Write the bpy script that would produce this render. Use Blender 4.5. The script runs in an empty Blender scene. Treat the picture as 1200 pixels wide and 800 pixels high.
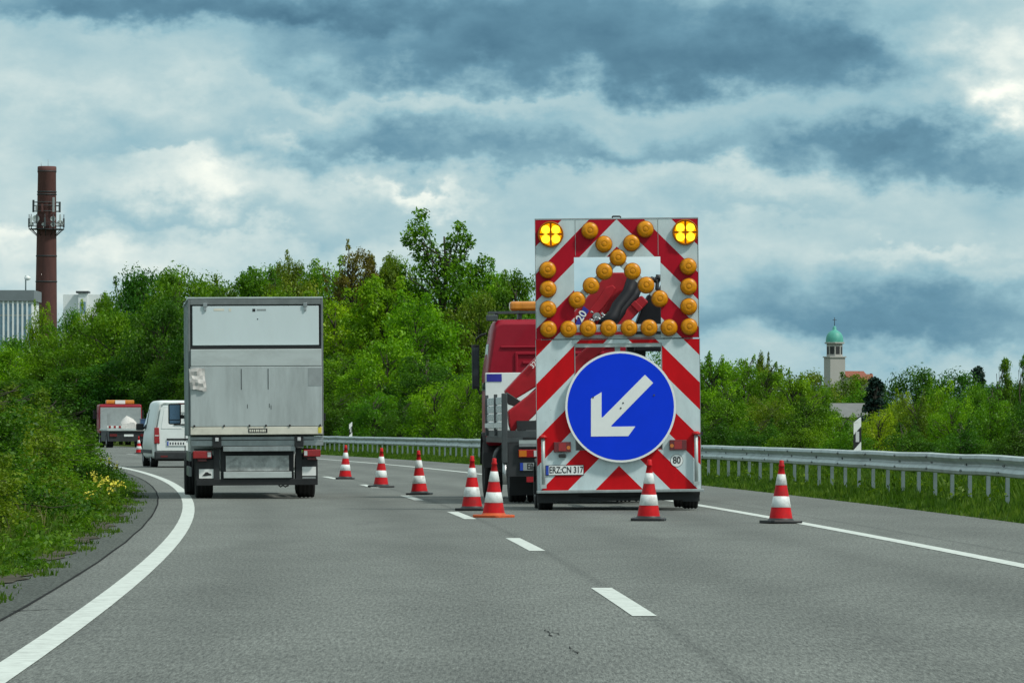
import bpy, bmesh, math, random
import numpy as np
from mathutils import Vector, Matrix

R = math.radians
random.seed(7)
scene = bpy.context.scene
COL = scene.collection

# ------------------------------------------------------------------ camera
F = 6600.0          # focal length in photo pixels (1200 wide)
EYE = 1.15
cam_data = bpy.data.cameras.new('camera')
cam = bpy.data.objects.new('camera', cam_data)
COL.objects.link(cam)
cam.location = (0, 0, EYE)
cam.rotation_euler = (R(90), 0, 0)
cam_data.sensor_width = 36.0
cam_data.sensor_fit = 'HORIZONTAL'
cam_data.lens = 36.0 * F / 1200.0
cam_data.shift_y = 100.0 / 1200.0
cam_data.clip_start = 0.5
cam_data.clip_end = 30000
scene.camera = cam

# ------------------------------------------------------------------ world, sun, exposure
SUN_DIR = Vector((0.70, -0.35, 0.95)).normalized()      # towards the sun
world = bpy.data.worlds.new('World')
scene.world = world
world.use_nodes = True


def build_world():
    nt = world.node_tree
    nt.nodes.clear()
    N, L = nt.nodes, nt.links

    def math_(op, a, b=None, c=None):
        n = N.new('ShaderNodeMath'); n.operation = op
        for i, v in enumerate((a, b, c)):
            if v is None:
                continue
            if isinstance(v, (int, float)):
                n.inputs[i].default_value = v
            else:
                L.new(v, n.inputs[i])
        return n.outputs[0]
    tc = N.new('ShaderNodeTexCoord')
    nrm = N.new('ShaderNodeVectorMath'); nrm.operation = 'NORMALIZE'
    L.new(tc.outputs['Generated'], nrm.inputs[0])
    sep = N.new('ShaderNodeSeparateXYZ'); L.new(nrm.outputs[0], sep.inputs[0])
    az = math_('ARCTAN2', sep.outputs[0], sep.outputs[1])
    el = math_('ARCSINE', sep.outputs[2])

    def noise(sx, sz, scale, detail, rough=0.55, off=0.0):
        mp = N.new('ShaderNodeMapping')
        mp.inputs['Scale'].default_value = (sx, sx, sz)
        mp.inputs['Location'].default_value = (off, off * 0.37, off * 0.71)
        L.new(nrm.outputs[0], mp.inputs['Vector'])
        t = N.new('ShaderNodeTexNoise')
        t.inputs['Scale'].default_value = scale
        t.inputs['Detail'].default_value = detail
        t.inputs['Roughness'].default_value = rough
        L.new(mp.outputs[0], t.inputs['Vector'])
        return t
    w1 = noise(1, 1.5, 42, 5, 0.6, 3.1)
    wsep = N.new('ShaderNodeSeparateColor'); L.new(w1.outputs['Color'], wsep.inputs[0])
    azw = math_('ADD', az, math_('MULTIPLY', math_('SUBTRACT', wsep.outputs[0], 0.5), 0.042))
    elw = math_('ADD', el, math_('MULTIPLY', math_('SUBTRACT', wsep.outputs[1], 0.5), 0.024))
    w2 = noise(1, 1.5, 120, 6, 0.62, 7.7)
    wsep2 = N.new('ShaderNodeSeparateColor'); L.new(w2.outputs['Color'], wsep2.inputs[0])
    azw = math_('ADD', azw, math_('MULTIPLY', math_('SUBTRACT', wsep2.outputs[0], 0.5), 0.015))
    elw = math_('ADD', elw, math_('MULTIPLY', math_('SUBTRACT', wsep2.outputs[1], 0.5), 0.009))
    # cloud masses, each with its bearing and elevation (pixels of the photo turned into angles)
    blobs = [
        (200, 10, 420, 36, -0.46), (690, 68, 330, 58, -0.38), (930, 66, 200, 60, -0.30), (470, 58, 190, 44, -0.20),
        (640, 180, 280, 34, -0.26), (440, 180, 130, 36, -0.26), (1120, 190, 200, 40, -0.38), (1010, 165, 120, 26, -0.2),
        (110, 165, 130, 26, -0.14), (230, 268, 160, 16, -0.22), (760, 190, 130, 14, -0.12), (890, 250, 140, 16, -0.14),
        (880, 380, 300, 45, -0.20), (1110, 385, 240, 45, -0.26), (650, 255, 120, 30, -0.05),
        (230, 215, 100, 42, 0.32), (190, 178, 60, 14, 0.22), (335, 155, 26, 20, 0.26), (1165, 55, 70, 60, 0.34), (1060, 25, 60, 30, 0.16),
        (520, 112, 250, 14, 0.18), (1180, 120, 60, 30, 0.25), (900, 205, 140, 28, 0.17), (490, 228, 70, 13, 0.34), (120, 310, 120, 30, 0.28),
        (10, 262, 40, 26, 0.28), (60, 120, 130, 60, 0.10), (1070, 290, 90, 14, 0.20), (1150, 320, 80, 14, 0.12), (800, 290, 200, 40, 0.08),
        (700, 150, 120, 16, 0.10), (390, 300, 140, 24, 0.10), (985, 45, 60, 26, -0.10),
    ]
    total = None
    for (u, v, ru, rv, amp) in blobs:
        a0 = math.atan((u - 600) / F); e0 = math.atan((500 - v) / F)
        da = math_('MULTIPLY', math_('SUBTRACT', azw, a0), F / ru)
        de = math_('MULTIPLY', math_('SUBTRACT', elw, e0), F / rv)
        # lit clouds have crisp tops, grey ones flat crisp bases
        side = math_('GREATER_THAN', de, 0.0) if amp > 0 else math_('LESS_THAN', de, 0.0)
        de = math_('MULTIPLY', de, math_('MULTIPLY_ADD', side, 0.9, 0.75))
        q = math_('ADD', math_('MULTIPLY', da, da), math_('MULTIPLY', de, de))
        g = math_('MULTIPLY', math_('EXPONENT', math_('MULTIPLY', q, -1.0)), amp)
        total = g if total is None else math_('ADD', total, g)
    n1 = noise(1, 1.9, 40, 7, 0.58, 11.3)
    n2 = noise(1, 1.8, 110, 6, 0.6, 5.7)
    t = math_('ADD', total, math_('MULTIPLY', math_('SUBTRACT', n1.outputs[0], 0.5), 0.50))
    t = math_('ADD', t, math_('MULTIPLY', math_('SUBTRACT', n2.outputs[0], 0.5), 0.14))
    t = math_('ADD', t, 0.605)
    ramp = N.new('ShaderNodeValToRGB')
    cr = ramp.color_ramp
    stops = [(0.0, (.052, .142, .215)), (.22, (.108, .24, .325)), (.45, (.24, .41, .475)), (.64, (.38, .52, .545)), (.82, (.57, .66, .64)), (1.0, (.86, .88, .79))]
    cr.elements[0].position = 0.0; cr.elements[0].color = stops[0][1] + (1,)
    cr.elements[1].position = 1.0; cr.elements[1].color = stops[-1][1] + (1,)
    for p, c in stops[1:-1]:
        e = cr.elements.new(p); e.color = c + (1,)
    L.new(t, ramp.inputs[0])
    # overcast: brighter towards the zenith
    mr = N.new('ShaderNodeMapRange')
    mr.inputs['From Min'].default_value = R(6); mr.inputs['From Max'].default_value = R(45)
    mr.inputs['To Min'].default_value = 10.0; mr.inputs['To Max'].default_value = 14.5
    L.new(el, mr.inputs['Value'])
    mz = N.new('ShaderNodeMapRange')
    mz.inputs['From Min'].default_value = R(7); mz.inputs['From Max'].default_value = R(30); mz.inputs['To Max'].default_value = 0.85
    L.new(el, mz.inputs['Value'])
    nz = N.new('ShaderNodeMix'); nz.data_type = 'RGBA'
    L.new(mz.outputs[0], nz.inputs[0]); L.new(ramp.outputs[0], nz.inputs[6]); nz.inputs[7].default_value = (.375, .445, .445, 1)
    sc_ = N.new('ShaderNodeVectorMath'); sc_.operation = 'SCALE'
    L.new(nz.outputs[2], sc_.inputs[0]); L.new(mr.outputs[0], sc_.inputs['Scale'])
    sky = N.new('ShaderNodeTexSky')
    sky.sky_type = 'NISHITA'
    sky.sun_disc = False
    sky.sun_elevation = math.asin(SUN_DIR.z)
    sky.sun_rotation = math.atan2(SUN_DIR.x, SUN_DIR.y)
    sky.air_density = 1.0; sky.dust_density = 2.0
    mix = N.new('ShaderNodeMix'); mix.data_type = 'RGBA'
    mix.inputs[0].default_value = 0.95
    L.new(sky.outputs[0], mix.inputs[6]); L.new(sc_.outputs[0], mix.inputs[7])
    bg = N.new('ShaderNodeBackground'); bg.inputs['Strength'].default_value = 0.10
    L.new(mix.outputs[2], bg.inputs['Color'])
    out = N.new('ShaderNodeOutputWorld'); L.new(bg.outputs[0], out.inputs['Surface'])


build_world()
sun_data = bpy.data.lights.new('sun', 'SUN')
sun_data.energy = 2.4
sun_data.angle = R(5)
sun_data.color = (1.0, 0.97, 0.90)
sun = bpy.data.objects.new('sun', sun_data)
COL.objects.link(sun)
sun.rotation_euler = SUN_DIR.to_track_quat('Z', 'Y').to_euler()
vs = scene.view_settings
vs.view_transform = 'Standard'
vs.look = 'None'
vs.exposure = 0.32
vs.gamma = 1.0
vs.use_curve_mapping = False
scene.cycles.max_bounces = 6
scene.cycles.transparent_max_bounces = 8
scene.cycles.use_denoising = True


# ------------------------------------------------------------------ materials
def new_mat(name):
    m = bpy.data.materials.new(name)
    m.use_nodes = True
    nt = m.node_tree
    nt.nodes.clear()
    out = nt.nodes.new('ShaderNodeOutputMaterial')
    return m, nt, out


def paint(name, col, rough=0.5, metal=0.0, var=0.12, scale=6.0, streak=1.0, dirt=None, dirt_amt=0.0, coat=0.0, bump=0.0, bscale=80.0, spec=0.5):
    """Painted or bare surface with mottling, optional dirt that runs along z (streak < 1 stretches it)."""
    m, nt, out = new_mat(name)
    N, L = nt.nodes, nt.links
    b = N.new('ShaderNodeBsdfPrincipled')
    b.inputs['Metallic'].default_value = metal
    b.inputs['Coat Weight'].default_value = coat
    b.inputs['Specular IOR Level'].default_value = spec
    tc = N.new('ShaderNodeTexCoord')
    info = N.new('ShaderNodeObjectInfo')
    ro = N.new('ShaderNodeVectorMath'); ro.operation = 'SCALE'; ro.inputs[0].default_value = (13.1, 7.7, 29.3)
    L.new(info.outputs['Random'], ro.inputs['Scale'])
    mp = N.new('ShaderNodeMapping'); mp.inputs['Scale'].default_value = (1, 1, streak)
    L.new(ro.outputs[0], mp.inputs['Location'])
    L.new(tc.outputs['Object'], mp.inputs[0])
    n = N.new('ShaderNodeTexNoise'); n.inputs['Scale'].default_value = scale; n.inputs['Detail'].default_value = 6
    n.inputs['Roughness'].default_value = 0.65
    L.new(mp.outputs[0], n.inputs['Vector'])
    mr = N.new('ShaderNodeMapRange')
    mr.inputs['From Min'].default_value = .3; mr.inputs['From Max'].default_value = .7
    mr.inputs['To Min'].default_value = 1 - var; mr.inputs['To Max'].default_value = 1 + var
    L.new(n.outputs[0], mr.inputs[0])
    sc_ = N.new('ShaderNodeVectorMath'); sc_.operation = 'SCALE'
    sc_.inputs[0].default_value = col
    L.new(mr.outputs[0], sc_.inputs['Scale'])
    colout = sc_.outputs[0]
    if dirt is not None:
        n2 = N.new('ShaderNodeTexNoise'); n2.inputs['Scale'].default_value = scale * 0.6; n2.inputs['Detail'].default_value = 8
        n2.inputs['Roughness'].default_value = 0.7
        mp2 = N.new('ShaderNodeMapping'); mp2.inputs['Scale'].default_value = (1, 1, streak); L.new(ro.outputs[0], mp2.inputs['Location'])
        L.new(tc.outputs['Object'], mp2.inputs[0]); L.new(mp2.outputs[0], n2.inputs['Vector'])
        r2 = N.new('ShaderNodeMapRange'); r2.inputs['From Min'].default_value = .46; r2.inputs['From Max'].default_value = .72
        r2.inputs['To Max'].default_value = dirt_amt
        L.new(n2.outputs[0], r2.inputs[0])
        mx = N.new('ShaderNodeMix'); mx.data_type = 'RGBA'
        L.new(r2.outputs[0], mx.inputs[0]); L.new(colout, mx.inputs[6]); mx.inputs[7].default_value = tuple(dirt) + (1,)
        colout = mx.outputs[2]
    L.new(colout, b.inputs['Base Color'])
    rr = N.new('ShaderNodeMapRange'); rr.inputs['To Min'].default_value = max(.05, rough - .1); rr.inputs['To Max'].default_value = min(1, rough + .1)
    L.new(n.outputs[0], rr.inputs[0]); L.new(rr.outputs[0], b.inputs['Roughness'])
    if bump:
        nb = N.new('ShaderNodeTexNoise'); nb.inputs['Scale'].default_value = bscale; nb.inputs['Detail'].default_value = 3
        L.new(tc.outputs['Object'], nb.inputs['Vector'])
        bp = N.new('ShaderNodeBump'); bp.inputs['Strength'].default_value = bump; bp.inputs['Distance'].default_value = .01
        L.new(nb.outputs[0], bp.inputs['Height']); L.new(bp.outputs[0], b.inputs['Normal'])
    L.new(b.outputs[0], out.inputs[0])
    return m


def emit(name, col, strength):
    m, nt, out = new_mat(name)
    e = nt.nodes.new('ShaderNodeEmission'); e.inputs[0].default_value = col + (1,); e.inputs[1].default_value = strength
    nt.links.new(e.outputs[0], out.inputs[0])
    return m


def leaf_mat(name, dark, mid, light, trans=0.38, clump=0.55):
    """Leaves: every leaf its own green, whole sprays younger or older than others."""
    m, nt, out = new_mat(name)
    N, L = nt.nodes, nt.links
    geo = N.new('ShaderNodeNewGeometry')
    tc = N.new('ShaderNodeTexCoord')
    info = N.new('ShaderNodeObjectInfo')
    n = N.new('ShaderNodeTexNoise'); n.inputs['Scale'].default_value = clump; n.inputs['Detail'].default_value = 3
    off = N.new('ShaderNodeVectorMath'); off.operation = 'ADD'
    mu = N.new('ShaderNodeVectorMath'); mu.operation = 'SCALE'; mu.inputs[0].default_value = (37, 19, 53)
    L.new(info.outputs['Random'], mu.inputs['Scale'])
    L.new(tc.outputs['Object'], off.inputs[0]); L.new(mu.outputs[0], off.inputs[1])
    L.new(off.outputs[0], n.inputs['Vector'])
    a = N.new('ShaderNodeMath'); a.operation = 'MULTIPLY_ADD'
    L.new(geo.outputs['Random Per Island'], a.inputs[0]); a.inputs[1].default_value = 0.42
    b = N.new('ShaderNodeMapRange'); b.inputs['From Min'].default_value = .32; b.inputs['From Max'].default_value = .68; b.inputs['To Max'].default_value = 0.62
    L.new(n.outputs[0], b.inputs[0]); L.new(b.outputs[0], a.inputs[2])
    ramp = N.new('ShaderNodeValToRGB'); cr = ramp.color_ramp
    cr.elements[0].color = dark + (1,); cr.elements[1].color = light + (1,)
    e = cr.elements.new(.5); e.color = mid + (1,)
    L.new(a.outputs[0], ramp.inputs[0])
    hsv = N.new('ShaderNodeHueSaturation')
    hr = N.new('ShaderNodeMapRange'); hr.inputs['To Min'].default_value = .485; hr.inputs['To Max'].default_value = .515
    L.new(info.outputs['Random'], hr.inputs[0]); L.new(hr.outputs[0], hsv.inputs['Hue'])
    L.new(ramp.outputs[0], hsv.inputs['Color'])
    d = N.new('ShaderNodeBsdfDiffuse'); L.new(hsv.outputs[0], d.inputs[0])
    tr = N.new('ShaderNodeBsdfTranslucent')
    tcol = N.new('ShaderNodeMix'); tcol.data_type = 'RGBA'; tcol.blend_type = 'MULTIPLY'; tcol.inputs[0].default_value = 1
    L.new(hsv.outputs[0], tcol.inputs[6]); tcol.inputs[7].default_value = (1.25, 1.35, .4, 1)
    L.new(tcol.outputs[2], tr.inputs[0])
    mx = N.new('ShaderNodeMixShader'); mx.inputs[0].default_value = trans
    L.new(d.outputs[0], mx.inputs[1]); L.new(tr.outputs[0], mx.inputs[2])
    gl = N.new('ShaderNodeBsdfGlossy'); gl.inputs['Roughness'].default_value = .45
    gl.inputs[0].default_value = (.8, .85, .8, 1)
    mx2 = N.new('ShaderNodeMixShader'); mx2.inputs[0].default_value = .014
    L.new(mx.outputs[0], mx2.inputs[1]); L.new(gl.outputs[0], mx2.inputs[2])
    L.new(mx2.outputs[0], out.inputs[0])
    return m


def asphalt_mat(name, base, stain=(.05, .052, .05), spec=.35, tracks=False):
    m, nt, out = new_mat(name)
    N, L = nt.nodes, nt.links
    b = N.new('ShaderNodeBsdfPrincipled')
    tc = N.new('ShaderNodeTexCoord')

    def noise(scale, detail, sy=1.0, rough=.6):
        mp = N.new('ShaderNodeMapping'); mp.inputs['Scale'].default_value = (1, sy, 1)
        L.new(tc.outputs['Object'], mp.inputs[0])
        n = N.new('ShaderNodeTexNoise'); n.inputs['Scale'].default_value = scale; n.inputs['Detail'].default_value = detail; n.inputs['Roughness'].default_value = rough
        L.new(mp.outputs[0], n.inputs[0]); return n.outputs[0]

    def rng(v, a, b_, lo, hi):
        r = N.new('ShaderNodeMapRange'); r.inputs['From Min'].default_value = a; r.inputs['From Max'].default_value = b_
        r.inputs['To Min'].default_value = lo; r.inputs['To Max'].default_value = hi
        L.new(v, r.inputs[0]); return r.outputs[0]

    def mul(a, b_):
        n = N.new('ShaderNodeMath'); n.operation = 'MULTIPLY'; L.new(a, n.inputs[0]); L.new(b_, n.inputs[1]); return n.outputs[0]
    grain = rng(noise(55, 3, .055, .85), .3, .7, .35, 1.65)         # aggregate seen at a low angle
    fine = rng(noise(160, 2, .05, .8), .3, .7, .62, 1.38)
    patch = rng(noise(.35, 5, .12), .3, .7, .80, 1.18)            # long worn lanes
    blot = rng(noise(1.3, 4, .25), .35, .65, .92, 1.07)
    k = mul(mul(grain, fine), mul(patch, blot))
    if tracks:
        uv = N.new('ShaderNodeUVMap'); uv.uv_map = 'lane'
        su = N.new('ShaderNodeSeparateXYZ'); L.new(uv.outputs[0], su.inputs[0])

        def m2(op, a, b_):
            n = N.new('ShaderNodeMath'); n.operation = op
            for i_, v_ in enumerate((a, b_)):
                if isinstance(v_, (int, float)): n.inputs[i_].default_value = v_
                else: L.new(v_, n.inputs[i_])
            return n.outputs[0]
        wob = m2('MULTIPLY', m2('SUBTRACT', noise(.5, 3, .15), .5), .5)
        lat = m2('ADD', su.outputs[0], wob)
        for cx, wd, am in ((-1.05, .30, -.13), (-2.75, .30, -.13), (-1.9, .35, .07), (-4.75, .32, -.13), (-6.45, .32, -.13), (-5.6, .35, .06), (1.6, .8, -.10), (-3.75, .05, -.22), (.55, .04, -.25)):
            q = m2('DIVIDE', m2('SUBTRACT', lat if wd > .1 else su.outputs[0], cx), wd)
            g = m2('POWER', 2.718, m2('MULTIPLY', m2('MULTIPLY', q, q), -1.0))
            k = m2('MULTIPLY', k, m2('ADD', m2('MULTIPLY', g, am), 1.0))
    sc_ = N.new('ShaderNodeVectorMath'); sc_.operation = 'SCALE'; sc_.inputs[0].default_value = base; L.new(k, sc_.inputs['Scale'])
    mx = N.new('ShaderNodeMix'); mx.data_type = 'RGBA'
    L.new(rng(noise(.9, 6, .06, .7), .60, .74, 0, .5), mx.inputs[0]); L.new(sc_.outputs[0], mx.inputs[6]); mx.inputs[7].default_value = stain + (1,)
    L.new(mx.outputs[2], b.inputs['Base Color'])
    b.inputs['Roughness'].default_value = .82
    b.inputs['Specular IOR Level'].default_value = spec
    bp = N.new('ShaderNodeBump'); bp.inputs['Strength'].default_value = .55; bp.inputs['Distance'].default_value = .012
    L.new(noise(60, 3, .6), bp.inputs['Height']); L.new(bp.outputs[0], b.inputs['Normal'])
    L.new(b.outputs[0], out.inputs[0])
    return m


def stripe_mat(name, red, white, half, ztop):
    """Retroreflective chevron sheeting: 45 degree bands rising to the centre line."""
    m, nt, out = new_mat(name)
    N, L = nt.nodes, nt.links

    def math_(op, a, b=None):
        n = N.new('ShaderNodeMath'); n.operation = op
        for i, v in enumerate((a, b)):
            if v is None: continue
            if isinstance(v, (int, float)): n.inputs[i].default_value = v
            else: L.new(v, n.inputs[i])
        return n.outputs[0]
    tc = N.new('ShaderNodeTexCoord')
    sp = N.new('ShaderNodeSeparateXYZ'); L.new(tc.outputs['Object'], sp.inputs[0])
    k = math_('SUBTRACT', math_('SUBTRACT', ztop, sp.outputs[2]), math_('ABSOLUTE', sp.outputs[0]))
    fr = math_('MODULO', math_('ADD', math_('DIVIDE', k, half), 40.0), 2.0)
    isred = math_('GREATER_THAN', fr, 1.0)
    n = N.new('ShaderNodeTexNoise'); n.inputs['Scale'].default_value = 5; n.inputs['Detail'].default_value = 8; n.inputs['Roughness'].default_value = .7
    mp = N.new('ShaderNodeMapping'); mp.inputs['Scale'].default_value = (1, 1, .45); L.new(tc.outputs['Object'], mp.inputs[0]); L.new(mp.outputs[0], n.inputs[0])
    v = N.new('ShaderNodeTexVoronoi'); v.inputs['Scale'].default_value = 9; L.new(tc.outputs['Object'], v.inputs['Vector'])
    mx = N.new('ShaderNodeMix'); mx.data_type = 'RGBA'
    L.new(isred, mx.inputs[0]); mx.inputs[6].default_value = white + (1,); mx.inputs[7].default_value = red + (1,)
    mr = N.new('ShaderNodeMapRange'); mr.inputs['From Min'].default_value = .3; mr.inputs['From Max'].default_value = .75; mr.inputs['To Min'].default_value = 1.06; mr.inputs['To Max'].default_value = .80
    L.new(n.outputs[0], mr.inputs[0])
    chip = math_('LESS_THAN', v.outputs['Distance'], .045)
    mr2 = math_('SUBTRACT', mr.outputs[0], math_('MULTIPLY', chip, .45))
    sc_ = N.new('ShaderNodeVectorMath'); sc_.operation = 'SCALE'; L.new(mx.outputs[2], sc_.inputs[0]); L.new(mr2, sc_.inputs['Scale'])
    b = N.new('ShaderNodeBsdfPrincipled'); L.new(sc_.outputs[0], b.inputs['Base Color'])
    b.inputs['Roughness'].default_value = .45
    b.inputs['Specular IOR Level'].default_value = .18
    L.new(b.outputs[0], out.inputs[0])
    return m


def ground_mat(name, a, b_):
    m, nt, out = new_mat(name)
    N, L = nt.nodes, nt.links
    tc = N.new('ShaderNodeTexCoord')
    n = N.new('ShaderNodeTexNoise'); n.inputs['Scale'].default_value = 1.7; n.inputs['Detail'].default_value = 9; n.inputs['Roughness'].default_value = .7
    L.new(tc.outputs['Object'], n.inputs[0])
    r = N.new('ShaderNodeValToRGB'); r.color_ramp.elements[0].position = .35; r.color_ramp.elements[1].position = .65
    r.color_ramp.elements[0].color = a + (1,); r.color_ramp.elements[1].color = b_ + (1,)
    L.new(n.outputs[0], r.inputs[0])
    d = N.new('ShaderNodeBsdfDiffuse'); L.new(r.outputs[0], d.inputs[0]); L.new(d.outputs[0], out.inputs[0])
    return m


M = {}
M['asphalt'] = asphalt_mat('asphalt', (.124, .133, .120), tracks=True)
M['gutter'] = asphalt_mat('gutter_asphalt', (.075, .084, .074), stain=(.13, .115, .08), spec=.15)
M['line'] = paint('road_paint', (.54, .58, .54), .75, spec=.2, var=.10, scale=14, dirt=(.22, .23, .21), dirt_amt=.6)
M['joint'] = paint('bitumen', (.020, .021, .021), .95, spec=.05)
M['crack'] = paint('crack_filler', (.035, .037, .036), .95, spec=.05)
M['verge_soil'] = ground_mat('verge_soil', (.050, .050, .038), (.105, .100, .082))
M['soil'] = ground_mat('soil_and_moss', (.035, .05, .014), (.06, .085, .02))
M['galv'] = paint('galvanised_steel', (.44, .50, .49), .5, metal=.35, var=.16, scale=2.2, dirt=(.20, .23, .22), dirt_amt=.6)
M['galv_post'] = paint('galvanised_post', (.19, .25, .245), .55, metal=.3, var=.15, scale=4)
M['white'] = paint('white_paint', (.74, .78, .76), .38, var=.04, scale=3, dirt=(.45, .46, .42), dirt_amt=.25)
M['white_clean'] = paint('white_sheeting', (.80, .82, .80), .4, var=.03)
M['black'] = paint('black_plastic', (.013, .014, .015), .5, var=.3)
M['rubber'] = paint('tyre_rubber', (.016, .016, .017), .75, var=.25, scale=20)
M['dark'] = paint('dark_chassis', (.020, .023, .025), .6, var=.35, scale=7)
M['darkgrey'] = paint('dark_grey_paint', (.055, .065, .068), .5, var=.2)
M['grey'] = paint('grey_paint', (.28, .31, .31), .5, var=.12)
M['alu'] = paint('dull_aluminium', (.36, .40, .40), .42, metal=.5, var=.18, scale=5, streak=.3, dirt=(.16, .17, .16), dirt_amt=.5)
M['alu_shiny'] = paint('shiny_aluminium', (.62, .65, .66), .25, metal=.85, var=.12, scale=5)
M['steel'] = paint('bare_steel', (.42, .44, .44), .35, metal=.8, var=.15)
M['cab_red'] = paint('dark_red_lacquer', (.28, .006, .020), .42, var=.08, coat=.12, spec=.25)
M['hose'] = paint('hose_rubber', (.010, .011, .014), .6, var=.3, spec=.2)
M['crane_red'] = paint('crane_red_paint', (.36, .018, .026), .42, var=.14, scale=4, dirt=(.12, .03, .03), dirt_amt=.4, spec=.18)
M['red'] = paint('bright_red_paint', (.46, .020, .022), .4, var=.08, spec=.18)
M['lens_red'] = paint('red_lens', (.30, .010, .012), .18, var=.15, scale=25, coat=.5)
M['lens_dark_red'] = paint('dark_red_lens', (.13, .010, .012), .2, var=.2, scale=25, coat=.5)
M['lens_clear'] = paint('clear_lens', (.55, .56, .56), .15, coat=.5)
M['lens_orange'] = paint('orange_lens', (.55, .16, .015), .2, coat=.5)
M['amber'] = paint('amber_lens', (.62, .235, .001), .35, var=.25, scale=22, spec=.3)
M['amber_edge'] = paint('amber_lens_edge', (.33, .11, .003), .4, var=.15, scale=20, spec=.2)
M['amber_bar'] = paint('amber_light_bar', (.62, .22, .02), .22, var=.18, scale=10, streak=.1, coat=.4)
M['lamp_on'] = emit('lit_amber_lamp', (1.0, .38, .002), 1.0)
M['lamp_core'] = emit('lit_lamp_core', (1.0, .70, .025), 1.7)
M['sign_blue'] = paint('blue_sign_sheeting', (.001, .040, .70), .4, var=.05, scale=2.5, spec=.18)
M['plate_blue'] = paint('plate_blue', (.02, .06, .40), .4)
M['sticker_blue'] = paint('sticker_blue', (.03, .03, .30), .4)
M['glass'] = paint('dark_glass', (.020, .030, .040), .08, var=.1, coat=.5)
M['mirror'] = paint('mirror_glass', (.16, .24, .34), .05, metal=.9, var=.05)
M['stripes_up'] = stripe_mat('chevron_sheeting_upper', (.42, .004, .018), (.56, .655, .67), .3780, 4.016)  # upper board, red and white slightly darker than on the lower board
M['stripes_low'] = stripe_mat('chevron_sheeting', (.55, .003, .008), (.58, .685, .70), .3780, 4.016)
M['cone_red'] = paint('cone_red', (.52, .008, .012), .5, var=.18, scale=9, dirt=(.13, .025, .025), dirt_amt=.65, spec=.18)
M['cone_white'] = paint('cone_white', (.72, .76, .74), .45, var=.12, scale=10, dirt=(.25, .22, .20), dirt_amt=.8)
M['cone_orange'] = paint('cone_orange', (.56, .10, .03), .5, var=.15, scale=12, dirt=(.2, .06, .03), dirt_amt=.4, spec=.18)
M['box_white'] = paint('box_white', (.60, .69, .70), .35, var=.03, scale=2, streak=.3, dirt=(.50, .54, .53), dirt_amt=.35)
M['lift_grey'] = paint('tail_lift_grey', (.44, .49, .485), .5, metal=.08, var=.08, scale=3.2, streak=.18, dirt=(.24, .265, .26), dirt_amt=.75)
M['lift_light'] = paint('tail_lift_light', (.48, .53, .52), .45, metal=.1, var=.07, scale=3, streak=2.5, dirt=(.32, .34, .33), dirt_amt=.5)
M['frame_grey'] = paint('frame_grey', (.15, .17, .17), .5, var=.2)
M['cream'] = paint('cream_strip', (.68, .66, .56), .5, var=.08, scale=6, dirt=(.4, .38, .3), dirt_amt=.4)
M['tarp'] = paint('side_tarpaulin', (.30, .34, .33), .5, var=.12, scale=3)
M['grimy_plate'] = paint('grimy_plate', (.42, .45, .44), .5, var=.25, scale=9, dirt=(.06, .065, .06), dirt_amt=.85)
M['paper'] = paint('crumpled_paper', (.55, .53, .50), .7, var=.2, scale=14, bump=.35, bscale=9)
M['brick'] = paint('dark_red_brick', (.105, .042, .036), .85, var=.16, scale=1.2, streak=.35, dirt=(.05, .025, .025), dirt_amt=.6)
M['concrete_white'] = paint('pale_concrete', (.70, .74, .74), .8, var=.06, scale=.3)
M['roof_dark'] = paint('dark_roof', (.16, .19, .205), .7, var=.12, scale=.5)
M['window_blue'] = paint('window_blue', (.17, .28, .36), .25, var=.25, scale=.8, coat=.3)
M['tower_stone'] = paint('tower_render', (.37, .365, .34), .8, var=.06, scale=.4, streak=.4)
M['verdigris'] = paint('verdigris_copper', (.07, .34, .27), .55, var=.15, scale=.8)
M['tile_red'] = paint('red_roof_tiles', (.24, .075, .045), .8, var=.15, scale=1.5)
M['slate'] = paint('grey_slate', (.15, .155, .15), .8, var=.15, scale=1.5)
M['bark'] = paint('bark', (.055, .045, .032), .9, var=.3, scale=6, bump=.6, bscale=20)
M['bark_pale'] = paint('pale_bark', (.12, .105, .08), .9, var=.3, scale=6)
M['yellow'] = paint('yellow_petals', (.65, .58, .05), .6, var=.15, scale=30)
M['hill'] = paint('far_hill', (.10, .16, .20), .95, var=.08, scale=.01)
M['pale_wall'] = paint('pale_house_wall', (.50, .48, .44), .8, var=.06)

LF = {}
LF['bright'] = leaf_mat('leaf_bright', (0.030, 0.088, 0.004), (0.128, 0.285, 0.006), (0.280, 0.460, 0.012))
LF['mid'] = leaf_mat('leaf_mid', (0.019, 0.062, 0.005), (0.084, 0.205, 0.008), (0.185, 0.345, 0.012))
LF['deep'] = leaf_mat('leaf_deep', (0.011, 0.042, 0.006), (0.040, 0.118, 0.009), (0.098, 0.215, 0.013))
LF['olive'] = leaf_mat('leaf_olive', (0.028, 0.060, 0.007), (0.108, 0.178, 0.011), (0.220, 0.290, 0.022))
LF['reddish'] = leaf_mat('leaf_reddish', (0.050, 0.046, 0.008), (0.130, 0.115, 0.014), (0.220, 0.240, 0.020))
LF['yellowish'] = leaf_mat('leaf_yellowish', (0.055, 0.105, 0.005), (0.180, 0.305, 0.008), (0.340, 0.455, 0.014))
LF['spruce'] = leaf_mat('needle_spruce', (.007, .020, .016), (.014, .036, .028), (.030, .058, .042), trans=.1)
LF['grass'] = leaf_mat('grass_blade', (0.026, 0.060, 0.006), (0.062, 0.125, 0.010), (0.135, 0.200, 0.026), clump=1.2)
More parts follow.
